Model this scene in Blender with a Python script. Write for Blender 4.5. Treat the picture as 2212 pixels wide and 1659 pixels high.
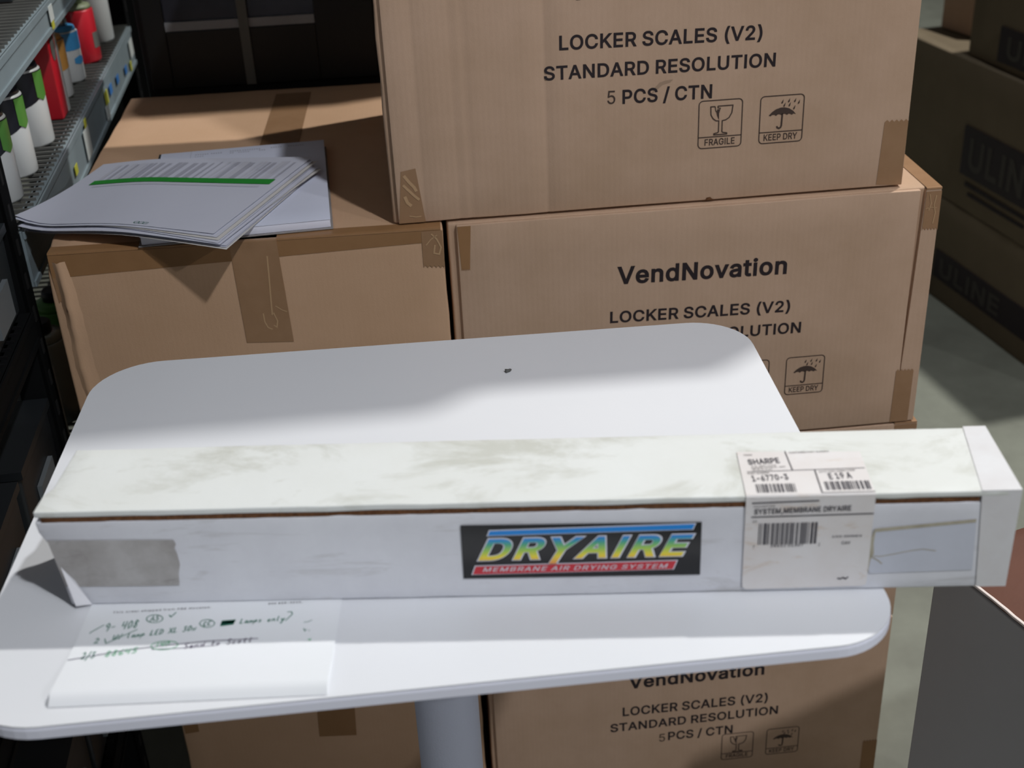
import bpy, bmesh, math, random
from mathutils import Vector, Matrix, noise
from mathutils.geometry import tessellate_polygon, delaunay_2d_cdt

for o in list(bpy.data.objects):
    bpy.data.objects.remove(o, do_unlink=True)
scene = bpy.context.scene
COL = scene.collection

# ------------------------------------------------------------------ camera
CAM_H, PITCH, ROLL = 1.766, math.radians(28.8), math.radians(-2.79)
F = Vector((0, math.cos(PITCH), -math.sin(PITCH)))
R0 = Vector((1, 0, 0))
U0 = R0.cross(F)
R = R0 * math.cos(ROLL) + U0 * math.sin(ROLL)
U = U0 * math.cos(ROLL) - R0 * math.sin(ROLL)
cam_data = bpy.data.cameras.new('camera')
cam = bpy.data.objects.new('camera', cam_data)
COL.objects.link(cam)
mw = Matrix(((R.x, U.x, -F.x, 0), (R.y, U.y, -F.y, 0), (R.z, U.z, -F.z, CAM_H), (0, 0, 0, 1)))
cam.matrix_world = mw
cam_data.sensor_width = 36.0
cam_data.lens = 36.0 * 2766.0 / 2212.0
cam_data.clip_start = 0.02
cam_data.dof.use_dof = True
cam_data.dof.focus_distance = 1.50
cam_data.dof.aperture_fstop = 6.3
scene.camera = cam

# ------------------------------------------------------------------ world, lamps, exposure
world = bpy.data.worlds.new('hall_air')
scene.world = world
world.use_nodes = True
bgn = world.node_tree.nodes['Background']
bgn.inputs[0].default_value = (0.93, 0.97, 1.0, 1)
bgn.inputs[1].default_value = 0.075

def lamp(name, loc, target, size, power, color, size_y=None):
    d = bpy.data.lights.new(name, 'AREA')
    d.energy = power
    d.color = color
    if size_y:
        d.shape = 'RECTANGLE'; d.size = size; d.size_y = size_y
    else:
        d.shape = 'DISK'; d.size = size
    o = bpy.data.objects.new(name, d)
    COL.objects.link(o)
    o.location = loc
    o.rotation_euler = (Vector(target) - Vector(loc)).to_track_quat('-Z', 'Y').to_euler()
    return o

lamp('high_bay_lamp_far', (2.75, 3.40, 5.90), (2.75, 3.40, 0), 0.20, 300, (1.0, 0.985, 0.94))
lamp('high_bay_lamp_near', (2.15, -1.50, 5.90), (2.15, -1.50, 0), 0.24, 190, (0.95, 0.97, 1.0))
lamp('rear_fill_light', (-3.2, -6.0, 5.0), (0.1, 1.5, 1.0), 2.6, 52, (0.96, 0.97, 1.0), 1.2)  # unseen fill light behind the camera, added to brighten the carton fronts

lamp('high_bay_lamp_side', (7.0, -4.0, 5.9), (7.0, -4.0, 0), 0.30, 210, (0.96, 0.97, 1.0))
vs = scene.view_settings
vs.view_transform = 'Standard'
vs.look = 'None'
vs.exposure = 0.0
vs.gamma = 1.0
vs.use_curve_mapping = False

# ------------------------------------------------------------------ materials
def lin(c):
    r = []
    for v in c[:3]:
        v = v / 255.0
        r.append(v / 12.92 if v <= 0.04045 else ((v + 0.055) / 1.055) ** 2.4)
    return (r[0], r[1], r[2], 1.0)

MATS = {}
def mat(name, col, rough=0.6, metal=0.0, var=0.0, vscale=8.0, bump=0.0, bscale=200.0, spec=0.5, col2=None, spots=None, flute=None, stretch=(1, 1, 1), coat=0.0, trans=0.0):
    """col in sRGB 0-255. var mixes towards col2 by noise. flute = (spacing, strength): corrugation lines along z."""
    if name in MATS:
        return MATS[name]
    m = bpy.data.materials.new(name)
    m.use_nodes = True
    nt = m.node_tree
    b = nt.nodes['Principled BSDF']
    b.inputs['Base Color'].default_value = lin(col)
    b.inputs['Roughness'].default_value = rough
    b.inputs['Metallic'].default_value = metal
    b.inputs['Specular IOR Level'].default_value = spec
    b.inputs['Coat Weight'].default_value = coat
    b.inputs['Transmission Weight'].default_value = trans
    tc = nt.nodes.new('ShaderNodeTexCoord')
    mp = nt.nodes.new('ShaderNodeMapping')
    mp.inputs['Scale'].default_value = stretch
    nt.links.new(tc.outputs['Object'], mp.inputs['Vector'])
    src = None
    if var > 0:
        n = nt.nodes.new('ShaderNodeTexNoise')
        n.inputs['Scale'].default_value = vscale
        n.inputs['Detail'].default_value = 6
        n.inputs['Roughness'].default_value = 0.65
        nt.links.new(mp.outputs['Vector'], n.inputs['Vector'])
        rp = nt.nodes.new('ShaderNodeMapRange')
        rp.inputs[1].default_value = 0.35; rp.inputs[2].default_value = 0.68
        rp.inputs[3].default_value = 0.0; rp.inputs[4].default_value = var
        nt.links.new(n.outputs['Fac'], rp.inputs[0])
        mx = nt.nodes.new('ShaderNodeMix'); mx.data_type = 'RGBA'
        mx.inputs['A'].default_value = lin(col)
        mx.inputs['B'].default_value = lin(col2 or tuple(v * 0.8 for v in col))
        nt.links.new(rp.outputs[0], mx.inputs['Factor'])
        src = mx.outputs['Result']
    if spots:
        sc, thr, scol, st, amt = spots
        mp2 = nt.nodes.new('ShaderNodeMapping'); mp2.inputs['Scale'].default_value = st
        nt.links.new(tc.outputs['Object'], mp2.inputs['Vector'])
        n2 = nt.nodes.new('ShaderNodeTexNoise')
        n2.inputs['Scale'].default_value = sc; n2.inputs['Detail'].default_value = 7; n2.inputs['Roughness'].default_value = 0.7
        n2.inputs['Distortion'].default_value = 0.6
        nt.links.new(mp2.outputs['Vector'], n2.inputs['Vector'])
        r2 = nt.nodes.new('ShaderNodeMapRange')
        r2.inputs[1].default_value = thr; r2.inputs[2].default_value = thr + 0.14
        r2.inputs[3].default_value = 0.0; r2.inputs[4].default_value = amt
        nt.links.new(n2.outputs['Fac'], r2.inputs[0])
        mx2 = nt.nodes.new('ShaderNodeMix'); mx2.data_type = 'RGBA'
        mx2.inputs['A'].default_value = lin(col)
        if src: nt.links.new(src, mx2.inputs['A'])
        mx2.inputs['B'].default_value = lin(scol)
        nt.links.new(r2.outputs[0], mx2.inputs['Factor'])
        src = mx2.outputs['Result']
    if src: nt.links.new(src, b.inputs['Base Color'])
    nrm = None
    if bump > 0:
        n3 = nt.nodes.new('ShaderNodeTexNoise')
        n3.inputs['Scale'].default_value = bscale; n3.inputs['Detail'].default_value = 4
        nt.links.new(mp.outputs['Vector'], n3.inputs['Vector'])
        bp = nt.nodes.new('ShaderNodeBump')
        bp.inputs['Strength'].default_value = bump; bp.inputs['Distance'].default_value = 0.002
        nt.links.new(n3.outputs['Fac'], bp.inputs['Height'])
        nrm = bp
    if flute:
        wv = nt.nodes.new('ShaderNodeTexWave')
        wv.wave_type = 'BANDS'; wv.bands_direction = 'X'
        wv.inputs['Scale'].default_value = 2 * math.pi / (flute[0] * 20.0)
        wv.inputs['Distortion'].default_value = 0.4
        wv.inputs['Detail'].default_value = 2.0
        nt.links.new(tc.outputs['Object'], wv.inputs['Vector'])
        bp2 = nt.nodes.new('ShaderNodeBump')
        bp2.inputs['Strength'].default_value = flute[1]; bp2.inputs['Distance'].default_value = 0.0008
        nt.links.new(wv.outputs['Fac'], bp2.inputs['Height'])
        if nrm: nt.links.new(nrm.outputs['Normal'], bp2.inputs['Normal'])
        nrm = bp2
    if nrm: nt.links.new(nrm.outputs['Normal'], b.inputs['Normal'])
    MATS[name] = m
    return m

def gradient_mat(name, axis, stops, z0, z1, rough=0.35):
    m = bpy.data.materials.new(name); m.use_nodes = True
    nt = m.node_tree; b = nt.nodes['Principled BSDF']
    b.inputs['Roughness'].default_value = rough
    tc = nt.nodes.new('ShaderNodeTexCoord'); sp = nt.nodes.new('ShaderNodeSeparateXYZ')
    nt.links.new(tc.outputs['Object'], sp.inputs[0])
    mr = nt.nodes.new('ShaderNodeMapRange')
    mr.inputs[1].default_value = z0; mr.inputs[2].default_value = z1
    nt.links.new(sp.outputs[axis], mr.inputs[0])
    cr = nt.nodes.new('ShaderNodeValToRGB')
    els = cr.color_ramp.elements
    els[0].position = stops[0][0]; els[0].color = lin(stops[0][1])
    els[1].position = stops[-1][0]; els[1].color = lin(stops[-1][1])
    for p, c in stops[1:-1]:
        e = els.new(p); e.color = lin(c)
    nt.links.new(mr.outputs[0], cr.inputs[0]); nt.links.new(cr.outputs[0], b.inputs['Base Color'])
    return m

M_KRAFT = mat('kraft_board', (192, 161, 137), 0.75, var=0.55, vscale=5, col2=(172, 143, 115), bump=0.12, bscale=420, spec=0.25, flute=(0.0072, 0.05))
M_KRAFT_PANEL = mat('kraft_panel', (194, 164, 141), 0.75, var=0.6, vscale=6, col2=(174, 145, 119), bump=0.12, bscale=420, spec=0.25, flute=(0.0075, 0.09))
M_KRAFT_YELLOW = mat('kraft_board_yellowish', (200, 164, 134), 0.75, var=0.55, vscale=5, col2=(186, 150, 118), bump=0.12, bscale=420, spec=0.25, flute=(0.0072, 0.04))
M_KRAFT_DARK = mat('kraft_board_dark', (112, 100, 82), 0.85, var=0.5, vscale=5, col2=(96, 86, 70), bump=0.1, bscale=300, spec=0.2)  # darker, greyer kraft for the pile across the aisle
M_EDGE = mat('corrugated_edge', (120, 84, 58), 0.9, var=0.8, vscale=300, col2=(70, 44, 30), spec=0.1)
M_TAPE = mat('brown_packing_tape', (158, 124, 94), 0.26, var=0.5, vscale=18, col2=(142, 108, 78), bump=0.22, bscale=46, spec=0.45)
M_TAPE_DULL = mat('brown_tape_flat', (152, 114, 78), 0.42, var=0.4, vscale=22, col2=(134, 98, 64), bump=0.1, bscale=60, spec=0.35)
M_INK = mat('black_print', (42, 34, 38), 0.6, spec=0.3)
M_INK_THIN = mat('thin_print', (72, 58, 52), 0.6, spec=0.3)
M_TABLE = mat('white_laminate', (226, 228, 233), 0.38, var=0.15, vscale=4, col2=(212, 216, 225), spec=0.4, spots=(9, 0.70, (170, 170, 176), (1, 1, 1), 0.35))
M_TABLE_EDGE = mat('lilac_white_edge_band', (236, 238, 252), 0.42, spec=0.4)
M_POST = mat('grey_powder_coat', (205, 210, 228), 0.5, bump=0.25, bscale=500, spec=0.4)
M_WBOX = mat('white_carton_front', (227, 229, 236), 0.6, var=0.7, vscale=9, col2=(210, 211, 219), bump=0.08, bscale=160, spec=0.35, spots=(15, 0.57, (168, 165, 162), (0.5, 1, 3.4), 0.5))
M_WLID = mat('white_carton_top', (228, 231, 230), 0.55, var=0.6, vscale=5, col2=(216, 218, 213), bump=0.08, bscale=160, spec=0.35, spots=(9, 0.49, (194, 195, 186), (0.8, 1.5, 1), 0.75))
M_WTAPE = mat('white_end_tape', (224, 225, 228), 0.45, var=0.5, vscale=20, col2=(208, 203, 204), bump=0.15, bscale=50, spec=0.4)
M_OLDTAPE = mat('dirty_clear_tape', (186, 184, 184), 0.4, var=1.0, vscale=24, col2=(158, 154, 152), bump=0.1, bscale=60, spec=0.4, spots=(40, 0.58, (128, 122, 120), (0.6, 1, 2.0), 0.55))
M_CLEARTAPE = mat('clear_tape_film', (205, 209, 222), 0.3, var=0.6, vscale=14, col2=(192, 196, 208), bump=0.12, bscale=40, spec=0.45)
M_TAPE_GUM = mat('yellowed_tape_gum', (190, 184, 166), 0.5, var=0.8, vscale=60, col2=(158, 150, 132))
M_LABEL = mat('label_paper', (229, 227, 228), 0.5, var=0.5, vscale=14, col2=(214, 205, 200), spec=0.35, spots=(34, 0.57, (192, 160, 122), (0.6, 1, 1.7), 0.55))
M_PAPER = mat('printer_paper', (233, 235, 240), 0.75, var=0.4, vscale=7, col2=(226, 232, 234), spec=0.2)
M_PAPER_STACK = mat('office_paper', (210, 212, 226), 0.75, var=0.3, vscale=9, col2=(202, 204, 218), spec=0.2)
M_PAPER_WARM = mat('office_paper_warm', (216, 213, 210), 0.75, var=0.4, vscale=9, col2=(210, 206, 202), spec=0.2)
M_PACKET = mat('packet_paper', (222, 226, 244), 0.6, var=0.3, vscale=8, col2=(210, 215, 234), spec=0.3)
M_PACKET_EDGE = mat('packet_page_edges', (232, 233, 248), 0.6, spec=0.2)
M_GREYPRINT = mat('faint_grey_print', (176, 177, 190), 0.7, spec=0.2)
M_GREYPRINT2 = mat('light_grey_print', (200, 201, 213), 0.7, spec=0.2)
M_GREENMARK = mat('green_highlighter', (48, 150, 58), 0.6, var=0.5, vscale=30, col2=(38, 128, 48), spec=0.2)
M_GREENINK = mat('green_pen', (38, 112, 92), 0.6, spec=0.2)
M_LGREENINK = mat('light_green_pen', (96, 170, 128), 0.6, spec=0.2)
M_PURPLEINK = mat('purple_grey_pen', (92, 84, 108), 0.6, spec=0.2)
M_STEEL = mat('grey_blue_steel', (136, 149, 155), 0.42, metal=0.0, var=0.4, vscale=10, col2=(110, 122, 128), spec=0.5)
M_POSTBLACK = mat('dark_steel_post', (16, 17, 18), 0.85, spec=0.08)
M_WIRE = mat('galvanised_wire', (112, 112, 108), 0.45, metal=0.3, spec=0.5)
M_CAB = mat('black_cabinet_paint', (13, 13, 14), 0.45, spec=0.35, var=0.3, vscale=20, col2=(18, 18, 18))
M_CABGLASS = mat('smoked_glass', (46, 46, 54), 0.22, spec=0.5, var=0.7, vscale=5, col2=(30, 30, 36))
M_CABTRIM = mat('brushed_trim', (132, 134, 138), 0.5, var=0.4, vscale=14, col2=(104, 106, 110), spec=0.5)
M_STRAP = mat('grey_webbing', (92, 92, 88), 0.7, spec=0.3)
M_GREYBOX = mat('grey_printed_board', (172, 172, 173), 0.62, var=0.2, vscale=30, col2=(164, 164, 165), bump=0.05, bscale=300, spec=0.3)
M_BROWNTOP = mat('dark_brown_board', (98, 60, 46), 0.62, var=0.5, vscale=12, col2=(84, 50, 38), bump=0.08, bscale=200, spec=0.3)
M_PAPEREDGE = mat('torn_white_liner', (226, 214, 208), 0.8, spec=0.2)
M_FLOOR = mat('sealed_concrete', (132, 135, 124), 0.5, var=0.8, vscale=3.2, col2=(106, 107, 98), spec=0.4, bump=0.04, bscale=60)
M_WALL = mat('dim_panel_wall', (96, 94, 88), 0.8)
M_BLACKPLASTIC = mat('black_bin_plastic', (30, 33, 36), 0.45)
M_GREYPLASTIC = mat('grey_bin_plastic', (46, 52, 56), 0.45)
M_DULL_LABEL = mat('dull_grey_label', (104, 110, 114), 0.6)
M_SHADE_WIRE = mat('shade_dark_wire', (18, 18, 20), 0.7, spec=0.15)  # near-black wire: shade of the near bay put into the colour
M_TAPE_GLINT = mat('painted_tape_glint', (186, 152, 116), 0.3, spec=0.5)  # lighter brown standing in for reflections on the wrinkled tape
M_STICKER = mat('white_sticker', (206, 212, 210), 0.5)
M_YELLOW = mat('yellow_sticker', (190, 190, 70), 0.5)
M_BLUEDOT = mat('blue_sticker', (64, 120, 186), 0.5)
M_CWHITE = mat('white_can', (200, 203, 203), 0.35)
M_CBLACK = mat('black_print_can', (26, 27, 36), 0.35)
M_CGREEN = mat('leaf_green_can', (84, 140, 60), 0.4)
M_CRED = mat('red_can', (196, 34, 48), 0.35)
M_CORANGE = mat('orange_label', (214, 158, 84), 0.4)
M_CBLUE = mat('blue_label', (70, 150, 206), 0.4)
M_CPINK = mat('pink_cap', (206, 110, 186), 0.4)
M_CSILVER = mat('tin_metal', (176, 178, 172), 0.3, metal=0.7)
M_CSAGE = mat('sage_cap', (136, 146, 116), 0.45)

# ------------------------------------------------------------------ mesh helpers
def tag(o, label=None, cat=None, group=None, kind=None):
    if label: o['label'] = label
    if cat: o['category'] = cat
    if group: o['group'] = group
    if kind: o['kind'] = kind
    return o

def thing(name, label, cat, loc=(0, 0, 0), yaw=0.0, group=None):
    o = bpy.data.objects.new(name, None)
    o.empty_display_size = 0.05
    COL.objects.link(o)
    o.location = loc
    o.rotation_euler = (0, 0, math.radians(yaw))
    return tag(o, label, cat, group)

def copy_tree(o, parent=None):
    c = o.copy(); COL.objects.link(c); c.parent = parent
    for ch in list(o.children):
        copy_tree(ch, c)
    return c

class MB:
    def __init__(s):
        s.v = []; s.f = []; s.m = []; s.smooth = []
    def add(s, vs, fs, mi=0, smooth=False):
        k = len(s.v)
        s.v += [tuple(p) for p in vs]
        for f in fs:
            s.f.append([i + k for i in f]); s.m.append(mi); s.smooth.append(smooth)
    def box(s, x0, x1, y0, y1, z0, z1, mi=0):
        vs = [(x0, y0, z0), (x1, y0, z0), (x1, y1, z0), (x0, y1, z0), (x0, y0, z1), (x1, y0, z1), (x1, y1, z1), (x0, y1, z1)]
        s.add(vs, [(0, 3, 2, 1), (4, 5, 6, 7), (0, 1, 5, 4), (1, 2, 6, 5), (2, 3, 7, 6), (3, 0, 4, 7)], mi)
    def rbox(s, x0, x1, y0, y1, z0, z1, r=0.003, nx=2, ny=2, nz=2, disp=None, mi=0, xs_extra=(), zs_extra=()):
        """box with rounded edges on a lattice; disp moves each point."""
        def axis(a, b, n, extra):
            L = b - a
            pts = {round(a, 6), round(b, 6)}
            for k in (0.3, 1.0):
                pts.add(round(a + r * k, 6)); pts.add(round(b - r * k, 6))
            for i in range(1, n):
                pts.add(round(a + L * i / n, 6))
            for e in extra:
                pts.add(round(e, 6))
            return sorted(p for p in pts if a - 1e-9 <= p <= b + 1e-9)
        X, Y, Z = axis(x0, x1, nx, xs_extra), axis(y0, y1, ny, ()), axis(z0, z1, nz, zs_extra)
        idx = {}
        vs, fs = [], []
        def vert(i, j, k):
            key = (i, j, k)
            if key in idx: return idx[key]
            p = Vector((X[i], Y[j], Z[k]))
            q = Vector((min(max(p.x, x0 + r), x1 - r), min(max(p.y, y0 + r), y1 - r), min(max(p.z, z0 + r), z1 - r)))
            d = p - q
            if d.length > 1e-9:
                big = max(abs(d.x), abs(d.y), abs(d.z))
                p = q + d.normalized() * big
            if disp:
                p = Vector(disp(p))
            idx[key] = len(vs); vs.append(tuple(p))
            return idx[key]
        a, b, c = len(X) - 1, len(Y) - 1, len(Z) - 1
        for i in range(a):
            for j in range(b):
                fs.append([vert(i, j, 0), vert(i, j + 1, 0), vert(i + 1, j + 1, 0), vert(i + 1, j, 0)])
                fs.append([vert(i, j, c), vert(i + 1, j, c), vert(i + 1, j + 1, c), vert(i, j + 1, c)])
        for i in range(a):
            for k in range(c):
                fs.append([vert(i, 0, k), vert(i + 1, 0, k), vert(i + 1, 0, k + 1), vert(i, 0, k + 1)])
                fs.append([vert(i, b, k), vert(i, b, k + 1), vert(i + 1, b, k + 1), vert(i + 1, b, k)])
        for j in range(b):
            for k in range(c):
                fs.append([vert(0, j, k), vert(0, j, k + 1), vert(0, j + 1, k + 1), vert(0, j + 1, k)])
                fs.append([vert(a, j, k), vert(a, j + 1, k), vert(a, j + 1, k + 1), vert(a, j, k + 1)])
        s.add(vs, fs, mi, True)
    def prism(s, pts, z0, z1, mi=0, mside=None):
        n = len(pts)
        vs = [(x, y, z0) for x, y in pts] + [(x, y, z1) for x, y in pts]
        s.add(vs, [list(range(n - 1, -1, -1)), list(range(n, 2 * n))], mi)
        s.add(vs, [(i, (i + 1) % n, n + (i + 1) % n, n + i) for i in range(n)], mi if mside is None else mside)
    def lathe(s, prof, n=24, cx=0, cy=0, mis=None, smooth=True):
        vs, fs, m = [], [], []
        for r, z in prof:
            for i in range(n):
                a = 2 * math.pi * i / n
                vs.append((cx + r * math.cos(a), cy + r * math.sin(a), z))
        for k in range(len(prof) - 1):
            for i in range(n):
                fs.append((k * n + i, k * n + (i + 1) % n, (k + 1) * n + (i + 1) % n, (k + 1) * n + i))
        s.add(vs, fs, 0, smooth)
        top = [(len(prof) - 1) * n + i for i in range(n)]
        k0 = len(s.v) - len(vs)
        s.f.append([k0 + i for i in top]); s.m.append(0); s.smooth.append(False)
        s.f.append([k0 + i for i in range(n - 1, -1, -1)]); s.m.append(0); s.smooth.append(False)
    def strip(s, path, half, up, t=0.0006, mi=0):
        """flat ribbon along path (list of points); width 2*half across, lying in a plane of normal up."""
        up = Vector(up)
        P = [Vector(p) for p in path]
        vs = []
        for i, p in enumerate(P):
            d = (P[min(i + 1, len(P) - 1)] - P[max(i - 1, 0)])
            if d.length < 1e-9: d = Vector((1, 0, 0))
            n = up.cross(d.normalized()) * half
            vs += [p + n, p - n]
        fs = [(2 * i, 2 * i + 1, 2 * i + 3, 2 * i + 2) for i in range(len(P) - 1)]
        s.add(vs, fs, mi)
    def build(s, name, mats, parent=None, bevel=0.0):
        me = bpy.data.meshes.new(name)
        me.from_pydata(s.v, [], s.f)
        ms = mats if isinstance(mats, (list, tuple)) else [mats]
        for m in ms: me.materials.append(m)
        for i, p in enumerate(me.polygons):
            p.material_index = s.m[i]; p.use_smooth = s.smooth[i]
        me.update()
        o = bpy.data.objects.new(name, me)
        COL.objects.link(o)
        if parent: o.parent = parent
        if bevel > 0:
            md = o.modifiers.new('edge_round', 'BEVEL')
            md.width = bevel; md.segments = 2; md.limit_method = 'ANGLE'
        return o

def quad_panel(corners, t, inset_normal):
    """thin plate over 4 corner points, thickness t towards inset_normal."""
    mb = MB()
    c = [Vector(p) for p in corners]; n = Vector(inset_normal) * t
    vs = c + [p - n for p in c]
    mb.add(vs, [(0, 1, 2, 3), (7, 6, 5, 4), (0, 4, 5, 1), (1, 5, 6, 2), (2, 6, 7, 3), (3, 7, 4, 0)])
    return mb

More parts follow.
